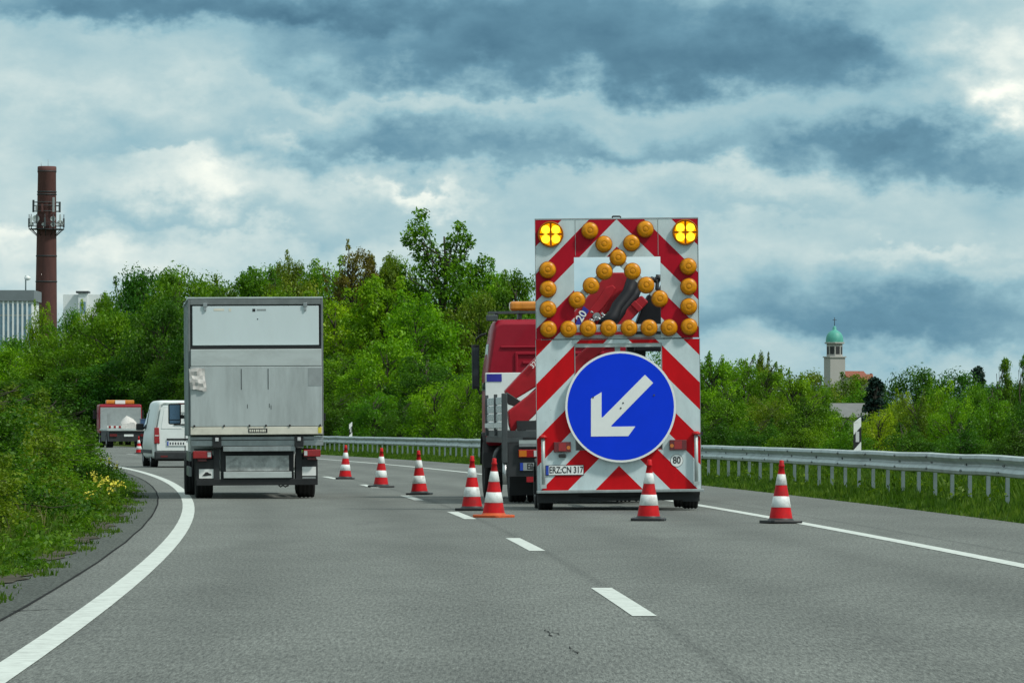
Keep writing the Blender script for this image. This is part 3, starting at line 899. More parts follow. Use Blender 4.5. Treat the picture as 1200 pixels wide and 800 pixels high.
# ------------------------------------------------------------------ works lorry with folded crane
def make_works_lorry():
    root = empty('works_lorry', (1.17, 84.0, 0), R(3.3), R(-.4))
    tag(root, 'dark red works lorry with folded red loading crane, in front of the warning trailer', 'lorry')
    # cab: sections from its rear wall to the front
    def sec(y, wb, wt, z0, z1, zs, rc):
        pts = [(-wb + .04, z0), (wb - .04, z0), (wb, z0 + .05), (wb, zs)]
        for k in range(5):
            a = R(90 * k / 4); pts.append((wt - rc + rc * math.cos(a), z1 - rc + rc * math.sin(a)))
        for k in range(5):
            a = R(90 + 90 * k / 4); pts.append((-wt + rc + rc * math.cos(a), z1 - rc + rc * math.sin(a)))
        pts += [(-wb, zs), (-wb, z0 + .05)]
        return [(x, y, z) for x, z in pts]
    b = MB()
    b.loft([sec(6.75, 1.13, 1.02, 1.0, 2.80, 2.0, .12), sec(6.83, 1.16, 1.06, .95, 2.88, 2.0, .14), sec(7.5, 1.17, 1.07, .75, 2.90, 2.0, .14), sec(8.4, 1.17, 1.06, .6, 2.82, 2.0, .14), sec(8.62, 1.15, .98, .55, 2.62, 1.9, .12)])
    cab = b.build('cab', M['cab_red'], root)
    b = MB()   # pressed ribs of the cab's rear wall
    b.box(-.95, .95, 6.725, 6.752, 2.42, 2.46); b.ring_plate((-.72, .72, 1.66, 2.36), (-.67, .67, 1.71, 2.31), 6.72, 6.75)
    for z in (1.80, 1.98, 2.16): b.box(-.60, .60, 6.725, 6.752, z, z + .05)
    b.build('rear_rib', M['cab_red'], cab, .012)
    b = MB(); b.box(-.95, .95, 8.63, 8.66, 1.72, 2.45); b.build('windscreen', M['glass'], cab)
    for s in (-1, 1):
        b = MB(); b.hexa([(s * 1.172, 7.35, 1.75), (s * 1.182, 7.35, 1.75), (s * 1.182, 8.2, 1.75), (s * 1.172, 8.2, 1.75), (s * 1.10, 7.35, 2.5), (s * 1.11, 7.35, 2.5), (s * 1.11, 8.1, 2.5), (s * 1.10, 8.1, 2.5)]); b.build('side_window', M['glass'], cab)
    for s in (-1, 1):
        b = MB(); b.tube([(s * 1.1, 8.3, 2.68), (s * 1.18, 8.42, 2.66), (s * 1.25, 8.45, 2.60), (s * 1.265, 8.45, 2.45)], .02)
        b.tube([(s * 1.12, 8.3, 1.75), (s * 1.20, 8.42, 1.70), (s * 1.26, 8.45, 1.85)], .016)
        b.box(s * 1.265 - .06, s * 1.265 + .06, 8.40, 8.52, 1.78, 2.50)
        mr = b.build('mirror', M['black'], root, .02)
        b = MB(); b.box(s * 1.265 - .046, s * 1.265 + .046, 8.392, 8.399, 1.82, 2.46); b.build('mirror_glass', M['glass'], mr)
    # roof rack and amber light bar
    b = MB(); b.box(-1.12, 1.12, 6.9, 6.95, 2.985, 3.02); b.box(-1.12, 1.12, 7.35, 7.40, 2.985, 3.02)
    for x in (-.62, .62, -1.0, 1.0): b.box(x - .03, x + .03, 6.96, 7.34, 2.90, 2.984)
    b.build('roof_rack', M['darkgrey'], root)
    for s in (-1, 1):
        b = MB(); b.box(s * 1.08 - .09, s * 1.08 + .09, 6.80, 6.9, 2.86, 2.96); b.build('work_lamp', M['darkgrey'], root, .015)
    b = MB(); b.box(-.78, .78, 7.0, 7.28, 3.03, 3.18); b.build('light_bar', M['amber_bar'], root, .04)
    # load bed: headboard, dropsides, floor
    b = MB(); b.box(-1.24, 1.24, 5.95, 6.01, 1.10, 2.02); hb = b.build('headboard', M['white'], root, .008)
    b = MB(); b.box(-1.22, -.98, 5.942, 5.949, 1.88, 2.00); b.build('blue_patch', M['sticker_blue'], hb)
    b = MB(); b.box(-1.22, 1.22, .3, 5.94, 1.0, 1.10); b.build('bed_floor', M['darkgrey'], root)
    for s in (-1, 1):
        x0, x1 = (s * 1.245, s * 1.215) if s > 0 else (-1.245, -1.215)
        x0, x1 = min(x0, x1), max(x0, x1)
        b = MB()
        for i in range(4): b.box(x0, x1, .35, 5.94, 1.12 + i * .125, 1.235 + i * .125)
        ds_ = b.build('dropside', M['alu_shiny'], root, .006)
        for y in (.30, 3.05, 5.6):
            b = MB(); b.box(x0 - .02 if s < 0 else x0, x1 if s < 0 else x1 + .02, y - .05, y + .05, 1.02, 1.66); b.build('dropside_post', M['darkgrey'], ds_)
    b = MB()
    for i in range(12):
        b.box(-1.275, -1.246, .5 + i * .44, .5 + i * .44 + .25, 1.145, 1.215)
    b.build('white_marking', M['white_clean'], root)
    b = MB(); b.box(-1.24, 1.24, .25, 5.9, .92, .998); b.build('side_rail', M['black'], root)
    # rear posts, rear bumper with lamps and plate
    b = MB(); b.box(-1.31, -1.23, .05, .17, .62, 1.66); b.build('crane_leg', M['darkgrey'], root, .01)
    b = MB(); b.box(-1.229, -1.0, .06, .16, .93, .998); b.build('leg_bracket', M['darkgrey'], root)
    b = MB(); b.box(1.15, 1.23, .05, .17, .62, 1.66); b.build('crane_leg', M['darkgrey'], root, .01)
    b = MB(); b.cyl((-1.27, .1, .618), (-1.27, .1, .30), .035); b.build('stabiliser', M['steel'], root)
    b = MB(); b.box(-1.06, -.72, .0, .049, .862, .902); b.build('bracket_plate', M['steel'], root)
    b = MB(); b.box(-1.22, 1.22, .05, .25, .42, .92); b.box(-.45, .45, .1, 8.2, .60, .95); b.box(-1.1, 1.1, 1.9, 3.1, .55, .9); b.build('chassis', M['dark'], root)
    b = MB(); b.box(-.95, -.55, .03, .049, .335, .415); b.box(.55, .95, .03, .049, .335, .415); b.build('rear_marker', M['crane_red'], root)
    for s in (-1, 1):
        b = MB(); b.box(min(s * 1.07, s * .60), max(s * 1.07, s * .60), .0, .049, .70, .82); tl = b.build('tail_lamp', M['lens_red'], root, .01)
        b = MB(); b.box(min(s * 1.06, s * .95), max(s * 1.06, s * .95), -.006, -.0005, .715, .805); b.build('indicator_lens', M['lens_orange'], tl)
        b = MB(); b.box(min(s * .84, s * .72), max(s * .84, s * .72), -.006, -.0005, .715, .805); b.build('reversing_lens', M['lens_clear'], tl)
    b = MB(); b.box(-1.05, -.53, .02, .048, .50, .63); pl = b.build('number_plate', M['black'], root, .004)
    b = MB(); b.box(-1.0, -.535, .016, .0195, .508, .622); b.build('plate_face', M['grey'], pl)
    b = MB(); b.box(-1.046, -1.002, .016, .0195, .508, .622); b.build('country_band', M['plate_blue'], pl)
    text('lettering', 'ERZ', .125, M['black'], pl, (-.86, .0145, .565), xscale=.78)
    b = MB(); b.box(-1.06, -.80, .0, .02, .905, .96); b.build('bracket_plate', M['galv'], root)
    # wheels
    for s in (-1, 1):
        wheel(root, s * .96, 2.3, .50, .27, rim_side=s, rim_mat='darkgrey'); wheel(root, s * .67, 2.3, .50, .27, rim_side=s, rim_mat='darkgrey')
        wheel(root, s * 1.05, 7.6, .50, .30, rim_side=s, rim_mat='darkgrey')
        b = MB(); b.box(s * .82 - .30, s * .82 + .30, 1.55, 1.575, .12, .80); b.build('mud_flap', M['black'], root)
        b = MB(); x0, x1 = min(s * .9, s * 1.22), max(s * .9, s * 1.22)
        for k in range(7):
            a0, a1 = R(180 - 25 * k), R(180 - 25 * (k + 1))
            b.prism([(7.6 + math.cos(a0) * .56, .5 + math.sin(a0) * .56), (7.6 + math.cos(a1) * .56, .5 + math.sin(a1) * .56), (7.6 + math.cos(a1) * .58, .5 + math.sin(a1) * .58), (7.6 + math.cos(a0) * .58, .5 + math.sin(a0) * .58)], x0, x1, axis='x')
        b.build('mudguard', M['black'], root)
    b = MB(); b.cyl((-.95, 4.0, .66), (-.95, 5.0, .66), .24, n=20); b.build('fuel_tank', M['dark'], root)

    # crane folded across the bed behind the boards (built in world plane, local offsets below)
    SC = F / 85.2
    ca, sa = math.cos(R(3.3)), math.sin(R(3.3))

    def K(u, v):     # point of the crane as seen 85 m off -> local x, z
        return (u - 600) / SC - 1.17 + .066 + .007 * zt(v, 85.2), EYE - (v - 500) / SC
    yb = 1.2

    def plate(name, pts, y0, y1, mat, bev=.02, parent=None):
        bb = MB(); bb.prism([K(*p) for p in pts], y0, y1); return bb.build(name, M[mat], parent or root, bev)
    main = plate('main_boom', [(592, 457), (631, 415.5), (664, 376), (694, 342), (703, 327), (717, 319.5), (731, 319.5), (742, 328), (744, 340), (733, 352), (712, 366), (700, 382), (690, 392), (640, 446), (606, 466), (596, 470)], yb, yb + .34, 'crane_red')
    plate('boom_gusset', [(679, 378), (700, 352), (710, 337), (718, 334), (722, 338), (718, 346), (706, 362), (690, 376)], yb - .03, yb - .003, 'crane_red', .02, main)
    plate('boom_end', [(593, 458), (611, 470), (634, 448), (634, 462), (604, 476), (595, 473)], yb - .05, yb - .002, 'black', .01, main)
    second = plate('outer_boom', [(594, 481), (631, 453), (700, 396), (717, 377), (750, 347), (758, 355), (728, 386), (712, 404), (631, 480), (605, 505), (598, 507), (595, 496)], yb - .40, yb - .09, 'crane_red')
    plate('boom_collar', [(737, 358), (742, 353), (751, 362), (746, 367)], yb - .43, yb - .401, 'crane_red', .01, second)
    b = MB()
    p0, p1 = K(612, 502), K(632, 490); b.cyl((p0[0], yb - .5, p0[1]), (p1[0], yb - .5, p1[1]), .03)
    p0, p1 = K(604, 506), K(612, 500); b.cyl((p0[0], yb - .5, p0[1]), (p1[0], yb - .5, p1[1]), .055); b.build('ram', M['steel'], second)
    b = MB()
    for (pts, r) in [([(742, 326), (735, 345), (722, 360), (716, 372), (704, 383)], .10), ([(748, 334), (742, 348), (728, 364), (716, 378), (709, 396)], .075)]:
        b.tube([(K(*p)[0], yb - .15 - .1 * i, K(*p)[1]) for i, p in enumerate(pts)], r, 10)
    b.build('hydraulic_hose', M['hose'], root)
    plate('crane_column', [(752, 362), (760, 346), (770, 342), (780, 352), (780, 412), (744, 412), (746, 378)], yb - .1, yb + .25, 'hose', .02)
    b = MB()
    rr = random.Random(5)
    for i in range(9):
        q = K(rr.uniform(764, 778), rr.uniform(323, 345)); b.lathe([(0, -.05), (.06, 0), (0, .05)], (q[0], yb + .1, q[1]), (rr.uniform(-1, 1), .3, rr.uniform(-1, 1)), 8)
    q0 = K(772, 322); q1 = K(770, 356); b.tube([(q0[0], yb + .1, q0[1]), (q1[0], yb + .1, q1[1])], .03)
    b.build('valve_block', M['black'], root)
    b = MB()
    for i in range(10):
        q = K(rr.uniform(692, 710), rr.uniform(366, 378)); b.tube([(q[0], yb - .1, q[1]), (q[0] + rr.uniform(-.08, .08), yb - .12, q[1] + rr.uniform(-.09, .09))], .018, 6)
    q = K(699, 371); b.cyl((q[0], yb - .12, q[1]), (q[0], yb - .02, q[1]), .06); b.build('valve_rod', M['steel'], root)
    a = [K(673, 385), (K(688, 359)), K(691, 362), K(687, 371), K(676, 384)]
    bb = MB(); pts = [K(671, 387), K(684, 358.5), K(690.5, 364), K(676, 387)]; bb.prism(pts, yb - .045, yb - .004); st = bb.build('model_sticker', M['sticker_blue'], main)
    c = K(681.5, 370.5)
    text('lettering', '20', .165, M['white_clean'], st, (c[0], yb - .05, c[1]), rot=(math.pi / 2, R(-58), 0))
    c = K(628, 421)
    text('lettering', '320', .10, M['white_clean'], main, (c[0] - .02, yb - .052, c[1] - .06), rot=(math.pi / 2, R(-46), 0))
    plate('pump_box', [(737, 402), (759, 402), (759, 425), (737, 425)], yb + .3, yb + .6, 'black', .01)
    # cargo rails, crates of kit low on the bed so the rear is not open
    b = MB(); b.box(-1.05, 1.05, .6, .9, 1.105, 1.25); b.box(-.4, .4, .55, 1.0, .98, 1.3); b.build('crane_base', M['dark'], root)
    return root


make_works_lorry()


# ------------------------------------------------------------------ box lorry in the open lane
def make_box_lorry():
    D = 90.3; S = F / D
    root = empty('box_lorry', (at(299.7, D), D, 0), R(4.1), R(-.35))
    tag(root, 'dirty white box lorry with a folded grey tail lift, driving in the open lane', 'lorry')

    def B(px, py):      # from the enlarged view of its rear
        u = 190 + px * .3376; v = 330 + py * .3376
        z = EYE - (v - 500) / S
        return (u - 299.7) / S + .005 * z, z

    def rect(name, x0, y0, x1, y1, d0, d1, mat, bev=0.0, parent=None):
        a = B(x0, y1); c = B(x1, y0); b = MB(); b.box(a[0], c[0], d0, d1, a[1], c[1]); return b.build(name, M[mat], parent or root, bev)
    x0, zbot = B(95, 534); x1, ztop = B(556, 60)
    # body: tarpaulin sides with posts
    b = MB(); b.box(x0 + .01, x1 - .01, .06, 6.1, zbot, ztop - .02); body = b.build('box_body', M['tarp'], root, .015)
    for s, x in ((-1, x0), (1, x1)):
        for y in (1.2, 2.4, 3.6, 4.8):
            b = MB(); b.box(x - .012, x + .012, y - .03, y + .03, zbot, ztop - .03); b.build('side_post', M['galv'], body)
    b = MB()
    b.box(x0 - .012, x0 + .022, -.03, .059, zbot, ztop); b.box(x1 - .022, x1 + .012, -.03, .059, zbot, ztop); b.box(x0 + .023, x1 - .023, -.03, .059, B(0, 80)[1], ztop)
    b.build('rear_frame', M['frame_grey'], root, .006)
    b = MB(); b.box(x0 - .012, x1 + .012, -.035, 6.1, ztop + .002, ztop + .03); b.build('roof_edge', M['galv'], root, .006)
    rect('door_recess', 100, 81, 552, 233, .0, .058, 'black')
    top = rect('upper_door', 106, 84, 544, 221, -.020, -.002, 'box_white', .008)
    rect('door_seal', 100, 225, 556, 231, -.028, -.004, 'black')
    for px in (150, 497):
        h = rect('door_hinge', px - 7, 74, px + 7, 88, -.05, -.031, 'steel', .005)
        rect('hinge_pin', px - 4, 88, px + 4, 101, -.045, -.021, 'steel', .004, h)
    for (px, py, w, hh, mt) in [(198, 97, 18, 4, 'cream'), (236, 98, 4, 5, 'cream'), (319, 99, 5, 5, 'black'), (345, 98, 16, 3, 'grey'), (332, 130, 2, 2, 'black')]:
        rect('sticker', px - w, py - hh, px + w, py + hh, -.0225, -.0205, mt, 0, top)
    # tail lift folded up
    up_ = rect('tail_lift_lip', 100, 234, 553, 293, -.085, -.031, 'lift_light', .008)
    plat = rect('tail_lift', 99, 294.5, 554, 502, -.085, -.031, 'lift_grey', .008)
    for px in (275, 368):
        rect('lift_slot', px - 1.2, 302, px + 1.2, 374, -.088, -.0855, 'darkgrey', 0, plat)
    for (px, py) in [(296, 432), (372, 430), (378, 436)]:
        rect('lift_mark', px - 1, py - 7, px + 1, py + 7, -.088, -.0855, 'darkgrey', 0, plat)
    for px in (112, 215, 303, 360, 443, 548):
        q = B(px, 499); b = MB(); b.cyl((q[0], -.105, q[1]), (q[0], -.0855, q[1]), .016, n=12); b.build('lift_bolt', M['black'], plat)
    # the crumpled sheet on one corner, the grey patch on the other
    b = MB(); rr = random.Random(2)
    gx, gz = 7, 7
    P = []
    for j in range(gz):
        for i in range(gx):
            fx, fz = i / (gx - 1), j / (gz - 1)
            px = 97 + (152 - 97) * fx + 7 * (1 - fz) - 5 + rr.uniform(-1, 1); py = 370 - 70 * fz + 9 * fx * (1 - fz) + rr.uniform(-2, 2)
            q = B(px, py); P.append((q[0], -.092 - rr.uniform(0, .030) - .012 * math.sin(fx * 3.1), q[1]))
    fs = [(j * gx + i, j * gx + i + 1, (j + 1) * gx + i + 1, (j + 1) * gx + i) for j in range(gz - 1) for i in range(gx - 1)]
    b.add(P, fs, smooth=False); o = b.build('paper_sheet', M['paper'], plat); md = o.modifiers.new('thick', 'SOLIDIFY'); md.thickness = .004
    rect('grey_patch', 507, 300, 553, 362, -.0885, -.0855, 'grey', 0, plat)
    strip_ = rect('cream_strip', 99, 503.5, 556, 530, -.09, -.031, 'cream', .006)
    st = rect('notice', 299, 509, 365, 524, -.0935, -.0905, 'black', 0, strip_)
    rr = random.Random(9)
    for i in range(8):
        rect('notice_bar', 303 + i * 7.4, 512, 307.5 + i * 7.4 + rr.uniform(0, 1.5), 521, -.096, -.094, 'cream', 0, st)
    rect('corner_tab', 541, 505, 553, 526, -.0935, -.0905, 'yellow', 0, strip_)
    # beam and hinges below
    for (a0, a1, d) in [(537, 548, .012), (550, 569, .0)]: rect('rear_beam', 100, a0, 560, a1, d, .10, 'alu', .004)
    rect('beam_step', 212, 571, 462, 588, -.02, .10, 'alu', .004)
    for px in (190, 475):
        h = rect('lift_bracket', px - 15, 533, px + 15, 575, -.06, .0105, 'black', .008)
        rect('lift_pivot', px - 6, 540, px + 6, 553, -.075, -.061, 'lens_clear', .01, h)
        rect('lift_arm', px - 10, 576, px + 10, 700, .10, .18, 'dark')
    # chassis, under-run bar, plates
    b = MB(); a = B(205, 700); c = B(458, 575); b.box(a[0], c[0], .16, .3, a[1], c[1])
    b.box(-.42, .42, .3, 7.0, .55, .80); b.box(-.95, .95, .30, 5.9, .90, zbot - .005); b.build('chassis', M['dark'], root)
    g = rect('grimy_board', 222, 603, 441, 657, .10, .14, 'grimy_plate', .004)
    rect('underrun_bar', 214, 659, 450, 681, .05, .159, 'lift_light', .006)
    rect('lower_bar', 120, 684, 536, 706, .08, .159, 'black', .006)
    b = MB(); q = [B(p[0], p[1]) for p in [(405, 706), (412, 712), (420, 707), (428, 712), (440, 707)]]; b.tube([(x, .1, z) for x, z in q], .012); b.build('tow_hook', M['black'], root)
    for i, (xa, xb, ya, yb_) in enumerate([(107, 172, 586, 612), (491, 550, 583, 608)]):
        tl = rect('tail_lamp', xa, ya, xb, yb_, .0, .10, 'lens_red', .012)
        if i == 0: rect('reversing_lens', 158, 590, 170, 607, -.006, -.001, 'lens_clear', .003, tl)
        else: rect('reversing_lens', 493, 588, 504, 604, -.006, -.001, 'lens_clear', .003, tl)
        rect('lamp_reflector', (xa + xb) / 2 - 16, ya + 28, (xa + xb) / 2 + 16, ya + 36, .05, .08, 'lens_dark_red', .004, tl)
        cx = (xa + xb) / 2
        mf = rect('mud_flap', 116 if i == 0 else 484, 616, 182 if i == 0 else 541, 706, .125, .155, 'black', .006)
        if i == 0:
            s1 = rect('white_sticker', 129, 649, 179, 681, .115, .124, 'white_clean', 0, mf)
            q = [(140, 672), (148, 664), (151, 660), (158, 659), (163, 663), (170, 665), (172, 670), (160, 671), (150, 673)]
            b = MB(); b.prism([B(*p) for p in q], .109, .1145); b.build('sticker_emblem', M['black'], s1)
        else:
            rect('white_sticker', 487, 643, 535, 674, .115, .124, 'white_clean', 0, mf)
            pl = rect('number_plate', 488, 678, 534, 704, .115, .124, 'grey', 0, mf)
            q = B(511, 691)
            for k in range(5): rect('plate_character', 492 + k * 8, 683, 497 + k * 8, 699, .110, .1145, 'darkgrey', 0, pl)
    for s in (-1, 1):
        xw = B(145, 0)[0] if s < 0 else B(502, 0)[0]
        wheel(root, xw, .9, .36, .29, rim_side=s, rim_mat='grey')
        wheel(root, s * .93 + (.0 if s > 0 else -.02), 5.4, .36, .24, rim_side=s, rim_mat='grey')
        b = MB(); b.box(xw - .15, xw + .15, .45, .47, .3, .7); b.box(xw - .15, xw + .15, .47, 1.4, .78, .8); b.build('mudguard', M['black'], root)
        b = MB(); b.box(s * 1.02 - .02, s * 1.02 + .02, 1.7, 4.7, .35, .50); b.box(s * 1.02 - .02, s * 1.02 + .02, 1.7, 4.7, .60, .75); b.build('side_guard', M['alu'], root)
    # cab in front
    def sec(y, w, z0, z1, rc=.15):
        pts = []
        for cx, cz, a0 in ((w - rc, z1 - rc, 0), (-w + rc, z1 - rc, 90), (-w + rc, z0 + rc, 180), (w - rc, z0 + rc, 270)):
            for k in range(4):
                a = R(a0 + 30 * k); pts.append((cx + rc * math.cos(a), y, cz + rc * math.sin(a)))
        return pts
    b = MB(); b.loft([sec(6.2, .95, .45, 2.35), sec(7.0, .98, .40, 2.40), sec(7.5, .97, .38, 2.25), sec(8.0, .95, .38, 1.55), sec(8.5, .86, .40, 1.25)]); cab = b.build('cab', M['white'], root)
    for s in (-1, 1):
        b = MB(); b.hexa([(s * .955, 6.6, 1.4), (s * .985, 6.6, 1.4), (s * .985, 7.5, 1.4), (s * .955, 7.5, 1.4), (s * .955, 6.6, 2.1), (s * .985, 6.6, 2.1), (s * .975, 7.3, 2.1), (s * .955, 7.3, 2.1)]); b.build('side_window', M['glass'], cab)
    SM = F / 97.3
    for s in (-1, 1):
        mx = s * 1.20 if s > 0 else -1.205
        b = MB(); b.box(mx - .11, mx + .11, 7.15, 7.27, 1.20, 1.56); mr = b.build('mirror', M['black'], root, .03)
        b = MB(); b.box(mx - .088, mx + .088, 7.142, 7.149, 1.285, 1.535); b.build('mirror_glass', M['mirror'], mr)
        b = MB(); b.box(mx - .088, mx + .088, 7.142, 7.149, 1.22, 1.27); b.build('wide_mirror_glass', M['mirror'], mr)
        b = MB(); b.box(min(mx, s * .95), max(mx, s * .95), 7.18, 7.23, 1.30, 1.36); b.build('mirror_arm', M['black'], mr)
    b = MB()
    q = B(565, 470); b.box(x1 + .013, x1 + .05, .1, .2, q[1] - .06, q[1] + .06); b.build('side_latch', M['black'], root)
    return root


make_box_lorry()


# ------------------------------------------------------------------ white van ahead
def make_van():
    D = 160.0; S = F / D
    root = empty('delivery_van', (at(217, D), D, 0), R(7.5))
    tag(root, 'white panel van with stacked red tail lamps, ahead of the box lorry', 'van')

    def sec(y, wb, wt, z0, z1, rc=.16, belt=1.0):
        pts = [(wb - .06, z0), (wb, z0 + .08), (wb + .01, belt * .75), (wb - .01, belt)]
        for k in range(5):
            a = R(8 + 82 * k / 4); pts.append((wt - rc + rc * math.cos(a), z1 - rc + rc * math.sin(a)))
        for k in range(5):
            a = R(90 + 82 * k / 4); pts.append((-wt + rc + rc * math.cos(a), z1 - rc + rc * math.sin(a)))
        pts += [(-wb + .01, belt), (-wb - .01, belt * .75), (-wb, z0 + .08), (-wb + .06, z0)]
        return [(x, y, z) for x, z in pts]
    b = MB()
    b.loft([sec(.16, .82, .68, .30, 1.80, .12), sec(.10, .87, .72, .28, 1.83, .14), sec(.20, .91, .76, .26, 1.88), sec(.8, .945, .80, .25, 1.905), sec(3.0, .95, .81, .25, 1.90), sec(3.6, .94, .76, .25, 1.78), sec(4.25, .92, .82, .28, 1.16, .12, .85), sec(4.95, .86, .76, .30, .98, .12, .72), sec(5.15, .74, .64, .34, .82, .10, .62)])
    body = b.build('body', M['white'], root)
    # rear doors: two leaves
    for s in (-1, 1):
        b = MB(); pts = [(s * .015, .47), (s * .80, .47), (s * .815, .75), (s * .80, 1.05), (s * .69, 1.68), (s * .62, 1.75), (s * .015, 1.78)]
        if s < 0: pts = pts[::-1]
        b.prism(pts, .05, .099); b.build('rear_door', M['white'], root, .012)
        b = MB(); b.prism([(s * .10, 1.10), (s * .68, 1.10), (s * .60, 1.62), (s * .54, 1.67), (s * .10, 1.69)][::s], .04, .0495); b.build('door_panel', M['white_clean'], root, .01)
    for s in (-1, 1):
        b = MB(); b.prism([(s * .72, .68), (s * .88, .68), (s * .875, 1.13), (s * .74, 1.13)][::s], .03, .14); tl = b.build('tail_lamp', M['lens_red'], root, .015)
        b = MB(); b.prism([(s * .75, .895), (s * .86, .895), (s * .86, .915), (s * .75, .915)][::s], .022, .0295); b.build('lamp_divider', M['white'], tl)
    b = MB(); b.box(-.52, .45, .015, .0495, .775, .825); b.build('plate_trim', M['black'], root, .008)
    b = MB(); b.box(-.51, .03, .025, .0495, .615, .745); pl = b.build('number_plate', M['white_clean'], root, .004)
    b = MB(); b.box(-.508, -.47, .020, .0245, .62, .74); b.build('country_band', M['plate_blue'], pl)
    b = MB()
    for k in range(6): b.box(-.44 + k * .075, -.40 + k * .075, .021, .0245, .645, .715)
    b.build('plate_character', M['darkgrey'], pl)
    b = MB(); b.box(-.87, .87, -.02, .22, .22, .46); b.build('bumper', M['dark'], root, .04)
    b = MB(); b.box(-.70, -.50, -.026, -.019, .29, .34); b.box(.50, .70, -.026, -.019, .29, .34); b.build('bumper_reflector', M['lens_dark_red'], root)
    # line drawing on the door
    b = MB()
    for p in [[(-.34, 1.30), (-.34, 1.56), (-.10, 1.56), (-.10, 1.34)], [(-.30, 1.50), (-.15, 1.50)], [(-.30, 1.42), (-.15, 1.42)], [(-.42, 1.48), (-.38, 1.60), (-.25, 1.63)], [(-.40, 1.42), (-.40, 1.30)]]:
        b.tube([(x + .1, .036, z) for x, z in p], .009, 6)
    b.build('door_emblem', M['black'], root)
    b = MB(); b.box(-.32, .02, .02, .0385, 1.20, 1.235); b.build('wiper', M['black'], root)
    b = MB(); b.box(-.20, .20, .06, .12, 1.80, 1.825); b.build('high_brake_lamp', M['lens_dark_red'], root)
    for s in (-1, 1):
        b = MB(); b.box(s * 1.05 - .11, s * 1.05 + .11, 3.6, 3.72, 1.05, 1.25); mr = b.build('mirror', M['black'], root, .03)
        b = MB(); b.box(min(s * .93, s * .97), max(s * .93, s * .97), 3.62, 3.70, 1.08, 1.14); b.build('mirror_arm', M['black'], mr)
        b = MB(); b.hexa([(s * .925, 2.7, 1.10), (s * .955, 2.7, 1.10), (s * .95, 3.65, 1.10), (s * .92, 3.65, 1.10), (s * .81, 2.7, 1.65), (s * .835, 2.7, 1.65), (s * .81, 3.45, 1.62), (s * .785, 3.45, 1.62)]); b.build('side_window', M['glass'], root)
        b = MB(); b.box(s * .955 - .008, s * .955 + .008, .3, 4.6, .40, .50); b.build('side_trim', M['dark'], root)
        for y in (.95, 4.2): wheel(root, s * .82, y, .33, .22, rim_side=s)
    b = MB(); b.box(-.8, .8, .5, 4.8, .18, .28); b.build('underbody', M['dark'], root)
    return root


make_van()


# ------------------------------------------------------------------ flatbed recovery lorry far down the closed lane
def make_flatbed():
    D = 312.0; S = F / D
    root = empty('flatbed_lorry', (at(151, D), D, 0), R(9.0))
    tag(root, 'small red cabbed flatbed lorry with an amber roof bar, farthest down the road', 'lorry')
    b = MB()
    b.box(-1.2, 1.2, 5.2, 7.0, .8, 2.42); b.build('cab', M['cab_red'], root, .10)
    b = MB(); b.box(-.85, .85, 5.15, 5.19, 1.7, 2.25); b.build('rear_window', M['glass'], root)
    b = MB(); b.box(-.80, .80, 5.5, 5.9, 2.44, 2.66); lb = b.build('light_bar', M['amber_bar'], root, .05)
    b = MB(); b.box(-.28, .28, 5.45, 5.499, 2.45, 2.65); b.build('white_panel', M['white_clean'], lb)  # plain white centre panel of the amber bar
    b = MB(); b.box(-1.16, 1.12, 4.9, 4.98, 1.05, 2.25); b.build('headboard', M['grey'], root)
    b = MB(); b.box(-1.2, 1.2, 0, 5.0, .93, 1.05); b.build('platform', M['lift_light'], root, .01)
    b = MB(); b.box(-1.2, -.35, -.01, .03, 1.08, 1.22); b.build('tail_board', M['white'], root)
    b = MB()
    for k in range(3): b.box(-1.12 + k * .28, -1.0 + k * .28, -.02, -.011, 1.09, 1.21)
    b.build('red_mark', M['lens_red'], root)
    b = MB(); b.box(-1.1, 1.1, .1, 5.2, .35, .92); b.build('chassis', M['dark'], root)
    for s in (-1, 1):
        b = MB(); b.box(min(s * 1.05, s * .65), max(s * 1.05, s * .65), .04, .099, .62, .76); b.build('tail_lamp', M['lens_dark_red'], root)
        wheel(root, s * .95, 1.4, .42, .40, rim_side=s); wheel(root, s * 1.0, 5.9, .42, .28, rim_side=s)
        b = MB(); b.box(s * 1.35 - .08, s * 1.35 + .08, 6.6, 6.7, 1.6, 2.1); b.box(min(s * 1.2, s * 1.3), max(s * 1.2, s * 1.3), 6.62, 6.68, 1.9, 1.94); b.build('mirror', M['black'], root)
    b = MB(); b.box(-.26, .26, .06, .099, .62, .74); b.build('number_plate', M['white'], root)
    b = MB(); b.box(-1.18, -1.02, .1, .2, 1.06, 1.9); b.box(1.02, 1.18, .1, .2, 1.06, 1.9); b.build('stake', M['grey'], root)
    # tarpaulin bundle and blue box carried on it
    rr = random.Random(4)
    secs = []
    for j in range(5):
        y = 2.0 + j * .4; w = .55 - .06 * abs(j - 2); h = .60 + rr.uniform(-.12, .16) - .1 * abs(j - 2)
        secs.append([(.22 + (w + rr.uniform(-.08, .08)) * math.cos(R(a)), y, 1.06 + (h + rr.uniform(-.08, .08)) * max(0, math.sin(R(a)))) for a in range(0, 181, 20)])
    b = MB(); b.loft(secs); o = b.build('tarpaulin_bundle', M['paper'])
    o.matrix_world = Matrix.Translation(root.location) @ Matrix.Rotation(R(9.0), 4, 'Z')
    tag(o, 'white tarpaulin bundle lying on the bed of the small flatbed lorry', 'bundle')
    b = MB(); b.box(.72, 1.12, .9, 1.5, 1.052, 1.56); b.box(.70, 1.14, .88, 1.52, 1.561, 1.60)
    o = b.build('tool_box', paint('blue_box', (.04, .08, .16), .4), None, .02)
    o.matrix_world = Matrix.Translation(root.location) @ Matrix.Rotation(R(9.0), 4, 'Z')
    tag(o, 'dark blue tool box at the rear corner of the small flatbed lorry', 'box')


make_flatbed()


